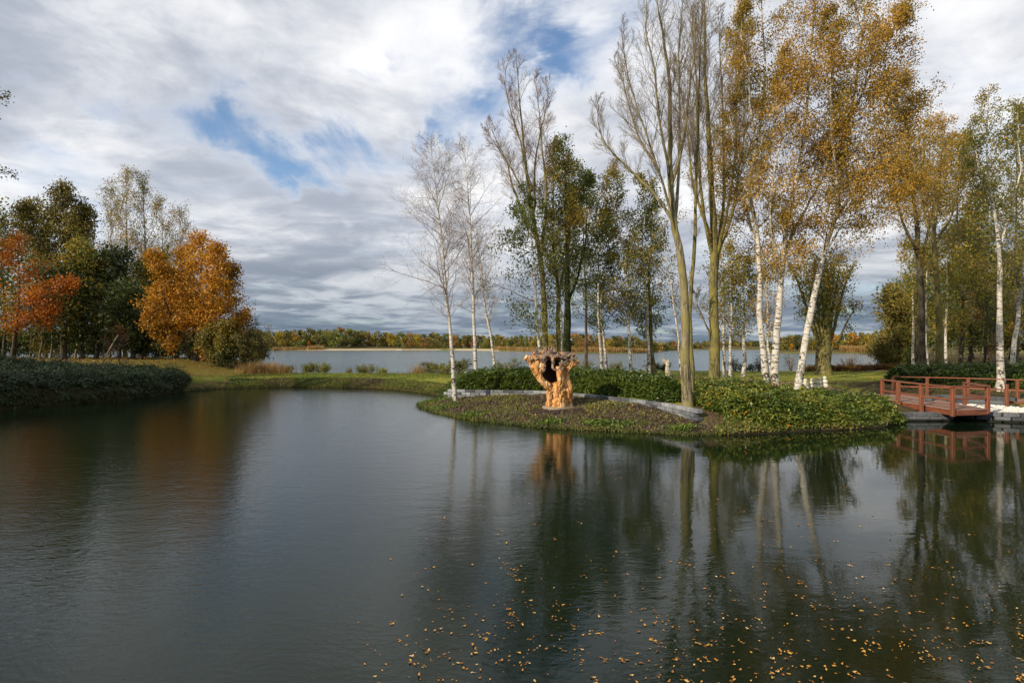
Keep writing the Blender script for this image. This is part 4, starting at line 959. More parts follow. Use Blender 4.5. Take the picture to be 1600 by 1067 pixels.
for cth in range(4):
    s = -.2 * (cth % 2) + .2
    while s < dd_[-1] - .1:
        x = np.interp(s, dd_, wallpts[:, 0]); y = np.interp(s, dd_, wallpts[:, 1])
        x2 = np.interp(s + .1, dd_, wallpts[:, 0]); y2 = np.interp(s + .1, dd_, wallpts[:, 1]); x1 = np.interp(s - .1, dd_, wallpts[:, 0]); y1 = np.interp(s - .1, dd_, wallpts[:, 1])
        z = .65 - .06 - .121 * cth
        o = ob('brick', bricks[rs.integers(4)], wall)
        o.location = (x - wallpts[0][0] + rs.normal() * .005, y - wallpts[0][1] + rs.normal() * .005, z + rs.normal() * .0015)
        o.rotation_euler = (rs.normal() * .006, rs.normal() * .006, math.atan2(y2 - y1, x2 - x1) + rs.normal() * .012)
        s += .431
# ------------------------------------------------------------------ round planter and abutment
RX, RY, RR_ = 17.5, 20.95, 1.72
ring = empty('round_planter', (RX, RY, 0), 'round dark block planter of white pebbles beside the red footbridge', 'planter')
blk = [box_mesh('block', .43, .24, .138, m_ring, .010, .004, 20 + s) for s in range(3)]
blkw = box_mesh('block', .43, .24, .138, m_white, .010, .004, 30)
def arc(cx, cy, r, a0, a1, z0, nc, parent, whites=()):
    nb = int(abs(math.radians(a1 - a0)) * r / .437)
    for cth in range(nc):
        for k in range(nb):
            a = math.radians(a0 + (a1 - a0) * (k + .5 + .5 * (cth % 2)) / nb)
            o = ob('block', blkw if (cth == nc - 1 and k in whites) else blk[rs.integers(3)], parent)
            if o.data is blkw: o['label'] = 'white block in the dark rim'
            o.location = (cx + math.cos(a) * r - parent.location.x, cy + math.sin(a) * r - parent.location.y, z0 + .07 + .143 * cth)
            o.rotation_euler = (0, 0, a + math.pi / 2 + rs.normal() * .01)
arc(RX, RY, RR_, 150, 382, -.10, 3, ring, whites=(9,))
arc(RX + .1, RY + .1, RR_ + .05, 22, 150, -.10, 5, ring)
arc(RX - .15, RY - .05, RR_ - .55, 105, 200, .20, 1, ring)
an = np.linspace(0, 2 * np.pi, 41)[:-1]
ob('pebble_base', mesh_np('pebble_base', [(0, 0, .24)] + [(math.cos(a) * 1.62, math.sin(a) * 1.62, .24) for a in an], None, [(0, 1 + k, 1 + (k + 1) % 40) for k in range(40)], mats=[m_brick]), ring)
m_peb, n = new_mat('white_pebble')
a = n.new('ShaderNodeAttribute', attribute_name='rnd').outputs['Fac']
finish(m_peb, n, n.ramp(a, [(0, (.42, .38, .32)), (.5, (.70, .66, .58)), (1, (.82, .80, .76))]), .6)
t_ = (1 + 5 ** .5) / 2
ico = np.array([(-1, t_, 0), (1, t_, 0), (-1, -t_, 0), (1, -t_, 0), (0, -1, t_), (0, 1, t_), (0, -1, -t_), (0, 1, -t_), (t_, 0, -1), (t_, 0, 1), (-t_, 0, -1), (-t_, 0, 1)]) / 1.9
icf = np.array([(0, 11, 5), (0, 5, 1), (0, 1, 7), (0, 7, 10), (0, 10, 11), (1, 5, 9), (5, 11, 4), (11, 10, 2), (10, 7, 6), (7, 1, 8), (3, 9, 4), (3, 4, 2), (3, 2, 6), (3, 6, 8), (3, 8, 9), (4, 9, 5), (2, 4, 11), (6, 2, 10), (8, 6, 7), (9, 8, 1)])
npb = 1300
a_ = rs.uniform(0, 2 * np.pi, npb); q_ = 1.56 * np.sqrt(rs.uniform(0, 1, npb))
cen = np.stack([np.cos(a_) * q_, np.sin(a_) * q_, .265 + rs.uniform(0, .03, npb)], -1)
scl = rs.uniform(.03, .055, (npb, 1, 1)) * np.array([1.2, 1, .7])
ob('pebbles', mesh_np('pebbles', (cen[:, None] + ico[None] * scl).reshape(-1, 3), None, (icf[None] + 12 * np.arange(npb)[:, None, None]).reshape(-1, 3), mats=[m_peb], attr={'rnd': ('FACE', np.repeat(rs.uniform(0, 1, npb), 20))}, smooth=True), ring, kind='stuff')
abut = empty('abutment_wall', (13.5, 19.75, 0), 'low dark block wall at the water under the left side of the footbridge', 'wall')
for cth in range(3):
    for k in range(4):
        o = ob('block', blk[k % 3], abut); u = (k + .5 + .25 * (cth % 2)) / 4.0
        o.location = (1.75 * u - .1, .02 - .25 * u + .25 * u * u, -.06 + .143 * cth); o.rotation_euler = (0, 0, -.1 + .1 * u)

# ------------------------------------------------------------------ footbridge
mt_, n = new_mat('red_stained_timber')
oi = n.new('ShaderNodeObjectInfo').outputs['Random']
g = n.new('ShaderNodeTexCoord').outputs['Object']
f = n.noise(n.vmath('ADD', n.vmath('MULTIPLY', g, (.6, 8, 8)), n.comb(n.math('MULTIPLY', oi, 40), 0, 0)), 5, 5, .65)
c = n.mix(n.smooth(f, .3, .7), (.11, .032, .018), (.28, .088, .042)); c = n.mix(n.math('MULTIPLY', oi, .45), c, (.19, .085, .05))
f9 = n.noise(n.new('ShaderNodeNewGeometry').outputs['Position'], 3.5, 5, .65); c = n.mix(n.math('MULTIPLY', n.smooth(f9, .5, .7), .6), c, (.075, .045, .03))
finish(mt_, n, c, .5, f, .3, .01, .4)
md_, n = new_mat('red_brown_decking')
oi = n.new('ShaderNodeObjectInfo').outputs['Random']
g = n.new('ShaderNodeTexCoord').outputs['Object']
f = n.noise(n.vmath('ADD', n.vmath('MULTIPLY', g, (.6, 8, 8)), n.comb(n.math('MULTIPLY', oi, 40), 0, 0)), 6, 5, .65)
c = n.mix(n.smooth(f, .3, .7), (.13, .06, .04), (.34, .19, .13)); c = n.mix(n.math('MULTIPLY', oi, .6), c, (.25, .17, .14))
finish(md_, n, c, .65, f, .4, .01, .3)
bridge = empty('footbridge', (14.9, 21, 0), 'red brown timber footbridge with post and rail sides bending behind the pebble planter', 'bridge')
def bt(name, a, b, w, h, mt=mt_, seed=0): return beam(name, a, b, w, h, mt, bridge, seed)
DZ = .45
yy = 19.03; k = 0
def xl(y): return 14.68 + (y - 19) * .055
def xr(y): return 16.05 + (y - 19.1) * .24
while yy < 23.9:
    bt('plank', (xl(yy) + .02, yy - .02, DZ), (xr(yy), yy + .03 + (.2 if yy < 20 else .2), DZ + rs.normal() * .002), .135, .035, md_, k); yy += .145; k += 1
# second run, along the far railing
A2, B2_ = np.array([16.2, 24.9]), np.array([21.6, 21.7])
dr = (B2_ - A2); L2 = np.linalg.norm(dr); dr /= L2; nr = np.array([-dr[1], dr[0]])
s = -.9
while s < L2 + .8:
    p0 = A2 + dr * s - nr * .55; p1 = A2 + dr * s + nr * .75
    bt('plank', (p0[0], p0[1], DZ - .03), (p1[0], p1[1], DZ - .03 + rs.normal() * .002), .135, .035, md_, k); s += .145; k += 1
# beams
bt('beam', (14.78, 18.98, DZ - .11), (15.0, 23.8, DZ - .11), .08, .17); bt('beam', (14.8, 18.97, DZ - .10), (16.1, 19.28, DZ - .10), .07, .17)
bt('beam', (16.05, 19.35, DZ - .11), (17.1, 23.6, DZ - .11), .08, .17)
for sgn in (-.5, .7):
    p0, p1 = A2 - dr * .8 + nr * sgn, B2_ + dr * .7 + nr * sgn
    bt('beam', (*p0, DZ - .14), (*p1, DZ - .14), .08, .17)
def post(x, y, zt, zb=.26, w=.10): bt('post', (x, y, zb), (x, y, zt), w, w, mt_, int(x * 10))
RT = 1.20
lp = [(14.66, 18.93, .24), (14.60, 20.3, .22), (14.66, 21.6, .25), (14.90, 22.9, .30)]
for x, y, zb in lp: post(x, y, RT, zb, .115)
for (a, b) in zip(lp[:-1], lp[1:]):
    pass
bt('rail', (14.62, 18.86, RT + .03), (14.60, 20.3, RT + .03), .11, .05); bt('rail', (14.60, 20.3, RT + .03), (14.92, 23.0, RT + .03), .11, .05)
bt('middle_rail', (14.66, 18.93, RT - .40), (14.60, 20.3, RT - .40), .05, .07); bt('middle_rail', (14.60, 20.3, RT - .40), (14.90, 22.9, RT - .40), .05, .07)
post(16.12, 19.28, RT, .30, .115); post(16.72, 21.0, RT, .42)
bt('rail', (14.60, 18.90, RT + .032), (16.18, 19.30, RT + .032), .11, .05); bt('middle_rail', (14.66, 18.93, RT - .38), (16.12, 19.28, RT - .38), .05, .07)
bt('rail', (16.12, 19.24, RT + .03), (16.74, 21.06, RT + .03), .11, .05); bt('middle_rail', (16.12, 19.28, RT - .39), (16.72, 21.0, RT - .39), .05, .07)
BT = 1.17
fp = [(17.25, 25.75), (18.35, 25.15), (19.6, 24.45), (20.75, 23.35), (21.6, 22.1)]
for x, y in fp: post(x, y, BT, .28)
for (a, b) in zip(fp[:-1], fp[1:]):
    bt('rail', (*a, BT + .03), (*b, BT + .03), .10, .045); bt('middle_rail', (*a, BT - .40), (*b, BT - .40), .045, .065)
post(19.0, 20.95 + .9, BT - .05, .26); post(20.3, 21.0, BT - .05, .1)
bt('rail', (19.75, 21.75, BT - .02), (21.8, 20.5, BT - .02), .10, .045); bt('middle_rail', (19.75, 21.75, BT - .42), (21.8, 20.5, BT - .42), .045, .065)
post(19.75, 21.75, BT - .04, .26)

# ------------------------------------------------------------------ hedges and shrubs
mcore, n = new_mat('hedge_shade_core')
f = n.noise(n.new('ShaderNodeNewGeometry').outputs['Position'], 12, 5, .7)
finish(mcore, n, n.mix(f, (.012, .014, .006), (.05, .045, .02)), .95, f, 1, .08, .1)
def hedge(name, label, poly, H, edge, nros, per, lsize, lf_, seed, cat='hedge', group=None, lump=.16, aspect=.38, sprout=.06, bias=0.0, low=.12, lf=1.0, hx=None):
    rs = np.random.default_rng(seed); poly = np.array(poly, float)
    x0, y0 = poly.min(0); x1, y1 = poly.max(0)
    def top(x, y):
        d = -sdist(poly, x, y)
        l = 1 + lump * snoise(np.stack([x, y], -1), 2.3 * lf, seed) + lump * .7 * snoise(np.stack([x, y], -1), 5.0 * lf, seed + 3)
        if hx: l = l * np.interp(x, hx[0], hx[1])
        return np.where(d > 0, (low + (H - low) * (1 - np.exp(-np.maximum(d, 0) / edge))) * l, 0), d
    nxx, nyy = int((x1 - x0) / .16), int((y1 - y0) / .16)
    X, Y_ = np.meshgrid(np.linspace(x0, x1, nxx), np.linspace(y0, y1, nyy))
    T, d = top(X, Y_); G = height(X, Y_)
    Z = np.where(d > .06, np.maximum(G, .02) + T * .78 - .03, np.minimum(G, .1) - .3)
    cx, cy = poly.mean(0); cz = hz(cx, cy)
    e = empty(name, (cx, cy, cz), label, cat, group); org = np.array([cx, cy, cz])
    ii = (np.arange(nyy - 1)[:, None] * nxx + np.arange(nxx - 1)[None]).ravel()
    QQ = np.stack([ii, ii + 1, ii + nxx + 1, ii + nxx], -1)
    keep = (d.ravel()[QQ] > -.25).any(1)
    ob('stems', mesh_np('stems', np.stack([X, Y_, Z], -1).reshape(-1, 3) - org, QQ[keep], mats=[mcore], smooth=True), e)  # solid dark core, added to block see-through; inner shade is in its colour
    # rosettes on the surface
    P = []
    while sum(map(len, P)) < nros:
        x = rs.uniform(x0, x1, nros); y = rs.uniform(y0, y1, nros)
        T, d = top(x, y)
        wgt = np.where(d > 0, np.where(d < edge * 1.5, 1.0, .42), 0)
        k = rs.uniform(0, 1, nros) < wgt
        x, y, T, d = x[k], y[k], T[k], d[k]
        g = np.maximum(height(x, y), .02)
        sidef = (d < edge * .8)
        zz_ = np.where(sidef, T * rs.uniform(.15, 1, len(x)), T - rs.exponential(.05, len(x)))
        P.append(np.stack([x, y, g + np.maximum(zz_, .03) + rs.exponential(sprout, len(x)) * (rs.uniform(0, 1, len(x)) < .25)], -1))
    P = np.concatenate(P)[:nros]
    # rosette leaves radiate
    az = rs.uniform(0, 2 * np.pi, (nros, 1)) + np.arange(per)[None] * 2 * np.pi / per + rs.normal(size=(nros, per)) * .3
    elv = rs.normal(.15, .45, (nros, per))
    a = np.stack([np.cos(az) * np.cos(elv), np.sin(az) * np.cos(elv), np.sin(elv)], -1)
    b = np.cross(a, np.array([0, 0, 1.0]) + rs.normal(size=a.shape) * .35); b /= np.linalg.norm(b, axis=2)[..., None]
    s = lsize * rs.uniform(.7, 1.25, (nros, per, 1))
    C = np.repeat(P[:, None] - org, per, 1)
    V = np.stack([C, C + a * s * .5 + b * s * aspect * .5, C + a * s + np.array([0, 0, -.25]) * s, C + a * s * .5 - b * s * aspect * .5], 2).reshape(-1, 3)
    r = np.clip(np.repeat(.45 * (snoise(P, 1.6, 7) * .5 + .5) + .55 * rs.uniform(0, 1, nros) + bias, per) + rs.normal(size=nros * per) * .08, 0, .95)
    r = np.where(np.repeat(rs.uniform(0, 1, nros) < .018, per), rs.uniform(.96, 1, nros * per), r) if lf_ == 'lf_shrub' else r
    ob('foliage', mesh_np('foliage', V, np.arange(nros * per * 4).reshape(-1, 4), mats=[M[lf_]], attr={'rnd': ('FACE', r)}), e, kind='stuff')
    return e
hedge('hedge', 'long dark green evergreen hedge behind the curved brick wall', [(-3.55, 28.7), (-3.25, 27.6), (-2.9, 26.2), (-2.5, 25.55), (-.4, 25.25), (1.55, 24.75), (3.25, 23.15), (4.55, 21.35), (5.35, 19.9), (6.0, 19.6), (6.3, 21.5), (5.5, 24), (4, 26.3), (1.5, 27.6), (-1.5, 28.6)], .80, .22, 11500, 5, .15, 'lf_hedge', 500, bias=.1)
hedge('shrub', 'broad green shrub mass flecked with orange sloping to the water under the white birches', [(6.1, 18.0), (6.7, 17.1), (7.6, 16.95), (8.9, 17.35), (10.5, 17.7), (11.6, 18.2), (12.5, 19.1), (12.9, 20.2), (12.2, 21.6), (11, 23), (9.5, 23.8), (7.5, 24), (6.3, 22.5), (6.2, 20.5), (6.1, 19)], .72, .75, 11500, 5, .14, 'lf_shrub', 501, cat='shrub', hx=([6, 9, 10.5, 13], [1.0, .70, .42, .36]), lump=.22, bias=.12, sprout=.07, low=.25)
hedge('shrub', 'low straggling shrub tip hanging over the water beside the footbridge', [(11.6, 18.4), (12.3, 18.55), (13.2, 19.1), (13.5, 19.8), (13.1, 20.6), (12.4, 20.4), (12.0, 19.5)], .42, .3, 1600, 6, .12, 'lf_shrub', 502, cat='shrub', lump=.3, bias=.15)
hedge('hedge', 'dark evergreen shrubs behind the far railing of the footbridge', [(19.2, 29.5), (20.2, 27.4), (22, 26.2), (25, 25.6), (31, 25.4), (33, 30), (28, 32), (21.5, 32)], .85, .3, 9000, 5, .16, 'lf_hedge', 503, lump=.2, bias=.05)
hedge('hedge', 'long low brown clipped hedge at the lake edge right of the pollarded willow', [(22.5, 43.4), (27.5, 43.0), (31.5, 43.2), (31.5, 44.2), (27, 44.3), (22.5, 44.4)], .45, .15, 2600, 5, .12, 'lf_brown', 504, lump=.06, bias=-.15)
# junipers on the left bank: horizontal sprays
JN = [('leftmost', (-24.5, 24.3), 3.2, 1.9), ('second', (-22.5, 27.2), 2.7, 2.0), ('third', (-21.6, 30.6), 2.4, 2.2), ('rightmost', (-19.9, 33.2), 2.1, 1.5)]
hedge('juniper_hedge', 'wide dark juniper hedge spreading over the water on the left bank', [(-26, 20.5), (-22.3, 20.4), (-21.0, 22.7), (-19.6, 24.9), (-18.5, 27.8), (-18.5, 30.5), (-18.5, 32.4), (-19.0, 33.8), (-20.5, 34.6), (-22, 35.0), (-26, 33), (-30, 29), (-30, 22)], (.72), .55, 11000, 5, .20, 'lf_juniper', 505, lump=.26, aspect=.20, sprout=.14, low=.35, lf=.7)

# ------------------------------------------------------------------ grass, ground plants, fallen leaves
def blades(P, h, w, rs, lean=.35):
    n_ = len(P); az = rs.uniform(0, 2 * np.pi, n_)
    side = np.stack([np.cos(az), np.sin(az), np.zeros(n_)], -1) * (w * .5)
    hh = (h * rs.uniform(.5, 1.3, n_))[:, None]
    tip = P + np.concatenate([rs.normal(size=(n_, 2)) * lean, np.ones((n_, 1))], 1) * hh
    V = np.stack([P - side, P + side, tip], 1).reshape(-1, 3)
    return V, np.arange(n_ * 3).reshape(-1, 3)
def scatter(n_, x0, x1, y0, y1, cond, rs):
    out = []
    while sum(map(len, out)) < n_:
        x = rs.uniform(x0, x1, n_ * 2); y = rs.uniform(y0, y1, n_ * 2)
        k = cond(x, y); out.append(np.stack([x[k], y[k]], -1))
        if len(out) > 40: break
    p = np.concatenate(out)[:n_]
    return np.concatenate([p, height(p[:, 0], p[:, 1])[:, None]], 1)
rs = np.random.default_rng(51)
def mkblades(name, P, h, w, mt, label, cat, lean=.35, bias=0.0, clump=.5):
    V, T = blades(P, h, w, rs, lean)
    r = np.clip(clump * (snoise(P, 1.1, 3) * .5 + .5) + (1 - clump) * rs.uniform(0, 1, len(P)) + bias, 0, 1)
    return ob(name, mesh_np(name, V, None, T, mats=[M[mt]], attr={'rnd': ('FACE', r)}), None, None, label, cat, None, 'stuff')
land = lambda x, y: np.minimum(sdist(POND, x, y), sdist(LAKE, x, y))
P = scatter(20000, -18, -2, 34, 44, lambda x, y: (land(x, y) > .15), rs)
mkblades('grass', P, .085, .03, 'grass', 'short grass covering the narrow dike between pond and lake', 'grass')
P = scatter(18000, 0, 32, 24, 48, lambda x, y: (land(x, y) > .1) & (sdist(BED, x, y) > 1), rs)
mkblades('grass', P, .055, .03, 'grass', 'mown lawn between the birches and the lake', 'grass', bias=-.05)
P = scatter(12000, -17.5, -2.6, 28, 37, lambda x, y: (np.abs(sdist(POND, x, y) - .55) < .5), rs)
kb = snoise(P, .9, 12) + .5 * snoise(P, 2.7, 3) > .05
foliage('bank_weeds', P[kb] + np.array([0, 0, .05]), .09, M['bedplant'], rs, None, droop=0, aspect=.5, clump=.5, bias=.05, label='reddish brown withered weeds in patches on the steep face of the dike', cat='weeds', kind='stuff')
P = P[~kb]
foliage('bank_weeds', P + np.array([0, 0, .05]), .10, M['weed'], rs, None, droop=0, aspect=.55, clump=.6, label='low weeds clothing the steep face of the dike above the pond', cat='weeds', kind='stuff')
P = scatter(5200, 6.0, 13.4, 16.4, 21, lambda x, y: (np.abs(sdist(POND, x, y) - .28) < .28), rs); P[:, 2] += rs.uniform(0, .12, len(P))
foliage('bank_weeds', P, .10, M['weed'], rs, None, droop=-.1, aspect=.5, clump=.5, bias=.1, label='mixed weeds filling the pond edge below the shrub mass', cat='weeds', kind='stuff')
P = scatter(27000, -4.6, 6.6, 16.2, 25.6, lambda x, y: (sdist(BED, x, y) < .1) & (sdist(POND, x, y) > .05) & ((x - SX) ** 2 + (y - SY) ** 2 > .5), rs)
P[:, 2] += rs.uniform(0, .05, len(P))
foliage('bed_plants', P, .068, M['bedplant'], rs, None, droop=-.2, aspect=.65, bias=-.07, clump=.38, label='low purple brown and yellow green ground cover on the bed around the stump', cat='ground cover', kind='stuff', fs=1.4)
k = (P[:, 1] > 19) & (snoise(P, 1.5, 8) > 0)
mkblades('bed_grass', P[k][:1800], .10, .025, 'grass', 'yellowish grass tufts growing in the bed around the stump', 'grass', bias=.25)
spots = [(3.35, 17.65, .42), (5.0, 16.95, .22), (2.6, 17.9, .25), (-1.5, 20.3, .4), (-2.9, 22.6, .5), (-3.7, 24.6, .5), (6.9, 17.15, .35), (8.3, 17.4, .4), (9.6, 17.7, .4), (1.2, 18.3, .25), (7.6, 17.1, .3)]
P = np.concatenate([np.stack([rs.normal(x, s, 420), rs.normal(y, s * .6, 420)], -1) for x, y, s in spots])
P = P[sdist(POND, P[:, 0], P[:, 1]) > .02]
P = np.concatenate([P, height(P[:, 0], P[:, 1])[:, None] + rs.uniform(0, .13, len(P))[:, None]], 1)
foliage('bank_plants', P, .085, M['bedgreen'], rs, None, droop=-.2, aspect=.6, clump=.3, label='bright green leafy weeds along the pond edge of the bed', cat='weeds', kind='stuff')
# overhanging fringe along every pond edge
P = scatter(9000, -22, 16, 15.5, 36, lambda x, y: (np.abs(sdist(POND, x, y) - .06) < .10), rs); P[:, 2] = np.maximum(P[:, 2], .0)
k = P[:, 0] < 6
mkblades('bank_grass', P[k][:5000], .13, .028, 'weed', 'fringe of rough grass hanging over the pond edge', 'grass', lean=.8)
# fallen leaves
P = scatter(3000, -42, -15, 34, 66, lambda x, y: (land(x, y) > .5), rs); P[:, 2] += .05
foliage('fallen_leaves', P, .11, M['lf_brown'], rs, None, droop=0, aspect=.7, clump=.2, bias=.2, up=.25, label='fallen orange leaves strewn over the left bank under the maple', cat='leaves', kind='stuff')
P = scatter(2600, -16, 30, 17, 46, lambda x, y: (land(x, y) > .2), rs); P[:, 2] += .05
foliage('fallen_leaves', P, .075, M['lf_gold'], rs, None, droop=0, aspect=.7, clump=.2, bias=.1, up=.25, label='scattered brown leaves on the lawn, dike and bed', cat='leaves', kind='stuff')

# ------------------------------------------------------------------ plants along the lake edge
WG = 'wild plants along the lake edge'
for i, (px, Y, rx, h_, lf_, nl, lab) in enumerate([
        (482, 42, 1.0, .75, 'weed', 1500, 'dark bramble clump at the lake edge, first right of the left bank'),
        (505, 42, .9, .80, 'lf_green', 1300, 'leafy green clump at the lake edge, second from the left bank'),
        (572, 42.2, 1.1, .75, 'weed', 1500, 'wide brownish clump in the middle of the dike by the lake'),
        (598, 42.2, .7, .5, 'lf_green', 700, 'small green clump right of the wide brownish one'),
        (545, 42, .4, .5, 'weed', 160, 'thin twiggy weed on the dike before the wide brownish clump'),
        (678, 41, 1.1, .85, 'weed', 1500, 'reedy green clump left of the first birch'),
        (694, 39, .9, .8, 'lf_green', 1200, 'leafy clump just left of the first birch trunk'),
        (722, 38, 1.3, 1.1, 'weed', 1700, 'tall weeds showing above the hedge between the first two birches'),
        (795, 40, 1.2, 1.0, 'weed', 900, 'seedy weeds above the hedge left of the stump'),
        (905, 41, 1.3, 1.1, 'weed', 900, 'seedy weeds above the hedge right of the stump'),
        (960, 42, 1.0, .8, 'weed', 500, 'thin weeds at the lake edge right of the birch pair'),
        (447, 42, .8, .5, 'lf_dark', 900, 'low dark clump beside the yellow reeds')]):
    bush('weed_clump', lab, px2(px, Y), Y, rx, .6, h_, lf_, nl, .09, 600 + i, cat='plant', group=WG, stems=9)
for i, (px, Y, h_) in enumerate([(1148, 44, 1.3), (1186, 44, 1.4), (1236, 44, 1.5), (1330, 44, 1.2), (1322, 45, 1.0)]):
    bush('dead_stem_clump', ['dead stalks at the lake edge left of the lone dark birch', 'dead stalks at the lake edge right of the lone dark birch', 'dead stalks at the lake edge between the second and third white birches', 'dead stalks at the lake edge right of the pollarded willow', 'small dead stalks beside the pollarded willow'][i], px2(px, Y), Y, .5, .4, h_, 'lf_brown', 60, .08, 620 + i, cat='plant', group=WG, stems=7)
bush('weed_clump', 'dark low shrubs at the lake edge behind the lone dark birch', px2(1170, 45), 45, 2.2, .6, .6, 'lf_dark', 1200, .1, 630, cat='plant', group=WG)
bush('weed_clump', 'dark low growth at the lake edge left of the winged statue', px2(1035, 43), 43, 1.6, .6, .6, 'lf_dark', 1200, .1, 631, cat='plant', group=WG)
P = np.stack([rs.normal(px2(412, 40), .75, 1500), rs.normal(40, .4, 1500)], -1); P = np.concatenate([P, height(P[:, 0], P[:, 1])[:, None]], 1)
mkblades('reed_clump', P, .75, .035, 'reed', 'yellow orange reed clump at the tip of the left bank', 'reeds', .3, bias=-.05)
P = np.stack([rs.normal(px2(656, 42), .35, 260), rs.normal(42, .3, 260)], -1); P = np.concatenate([P, height(P[:, 0], P[:, 1])[:, None]], 1)
mkblades('reed_clump', P, .8, .035, 'reed', 'thin dry reed clump by the lake left of the first birch', 'reeds', .15)

# ------------------------------------------------------------------ staked sapling on the left bank
sx_, sy_ = px2(184, 33), 33
tree('rowan_sapling', 'young red twigged sapling standing in the juniper hedge beside its stake', 33, [[(185, 588), (184, 550), (184, 515)]], 'dark_bark', 'twig_red', r0=.03, n1=14, len1=1.4, ang1=40, up1=.05, n2=5, n3=3, leaf='lf_red', leafn=2, lsize=.08, t0=.3, bias=-.3, seed=640, cat='sapling')
stake = ob('tree_stake', mesh_np('tree_stake', *tubes(resample([(0, 0, -.3), (.45, .1, .9), (.95, .2, 1.85)], 6)[None], np.full((1, 6), .035), 8), mats=[M['twig_olive']]), None, (px2(152, 29.5), 29.5, 1.3), 'leaning wooden stake poking out of the juniper hedge', 'stake')

# ------------------------------------------------------------------ statue and stone figures
ms, n = new_mat('weathered_pale_stone')
g = n.new('ShaderNodeTexCoord').outputs['Object']; f = n.noise(g, 8, 6, .65)
finish(ms, n, n.mix(n.smooth(f, .3, .7), (.40, .34, .25), (.72, .65, .53)), .85, f, .5, .02, .2)
mball, n = new_mat('white_painted_stone')
g = n.new('ShaderNodeTexCoord').outputs['Object']; f = n.noise(g, 9, 5, .65)
finish(mball, n, n.mix(n.smooth(f, .3, .7), (.36, .34, .28), (.68, .65, .58)), .7, f, .3, .01, .2)
stx, sty = px2(1043, 32.5), 32.5
st = empty('winged_statue', (stx, sty, hz(stx, sty)), 'pale stone figure with a raised wing on the lawn behind the hedge', 'statue')
fig = [(np.array([(.0, 0, .12), (.0, 0, .35), (-.02, 0, .6), (0, 0, .78), (.02, 0, .95), (.03, 0, 1.08)]), [.15, .13, .12, .10, .12, .07]),
       (np.array([(.06, .03, .12), (.07, 0, .4), (.03, 0, .7)]), [.11, .10, .08]),
       (np.array([(-.08, -.03, .12), (-.05, -.04, .45), (-.02, -.02, .75)]), [.08, .08, .07])]
ob('figure', remeshed('figure', fig, .02, ms, [(.014, 16, .3), (.008, 30, .3)], 2, 10, 4), st)
wingL = [(np.array([(-.02, .06, .98), (-.13, .10, 1.12), (-.27, .14, 1.18), (-.40, .18, 1.16)]), [.06, .055, .045, .02]),
         (np.array([(-.02, .06, .92), (-.14, .10, 1.02), (-.28, .14, 1.08)]), [.06, .05, .02]), (np.array([(0, .06, .85), (-.10, .10, .93), (-.2, .14, .98)]), [.05, .05, .02])]
ob('wing', remeshed('wing', wingL, .015, ms, [(.008, 25, 1)], 1, 8, 5), st)
wingR = [(np.array([(.05, .08, .98), (.10, .22, 1.12), (.12, .34, 1.16)]), [.05, .045, .02]), (np.array([(.05, .08, .9), (.10, .22, 1.02), (.12, .32, 1.04)]), [.05, .04, .02])]
ob('wing', remeshed('wing', wingR, .015, ms, [(.008, 25, 1)], 1, 8, 6), st)
ob('plinth', box_mesh('plinth', .40, .34, .30, ms, .02, .004, 2), st, (0, 0, .0))
def ball(r, mt, seed):
    bm = bmesh.new(); bmesh.ops.create_icosphere(bm, subdivisions=3, radius=r)
    for v in bm.verts: v.co *= 1 + .035 * float(snoise(np.array(v.co), 14, seed))
    m = bpy.data.meshes.new('ball'); bm.to_mesh(m); bm.free(); m.materials.append(mt)
    m.polygons.foreach_set('use_smooth', np.ones(len(m.polygons), bool)); return m
bm_h, bm_t, bm_b = ball(.085, mball, 1), ball(.125, mball, 2), ball(.15, mball, 3)
names = ['leftmost and half hidden by the leaning birch', 'second from the left, sunk in the shrubs', 'third and middle one', 'fourth from the left', 'rightmost and tallest one']
for i, (px, Y, dz_) in enumerate([(1246.5, 24.6, -.02), (1258.5, 24.9, -.02), (1269, 25.1, .02), (1279.5, 25.3, .04), (1288.5, 25.4, .09)]):
    x = px2(px, Y); z = hz(x, Y)
    e = empty('stone_figure', (x, Y, z), 'white stacked ball stone figure, ' + names[i] + ' of five', 'statue', 'five white ball figures behind the shrubs', rz=i * 1.3)
    ob('base', bm_b, e, (0, 0, .10 + dz_)); ob('body', bm_t, e, (.01, 0, .28 + dz_)); ob('head', bm_h, e, (0, 0, .45 + dz_))

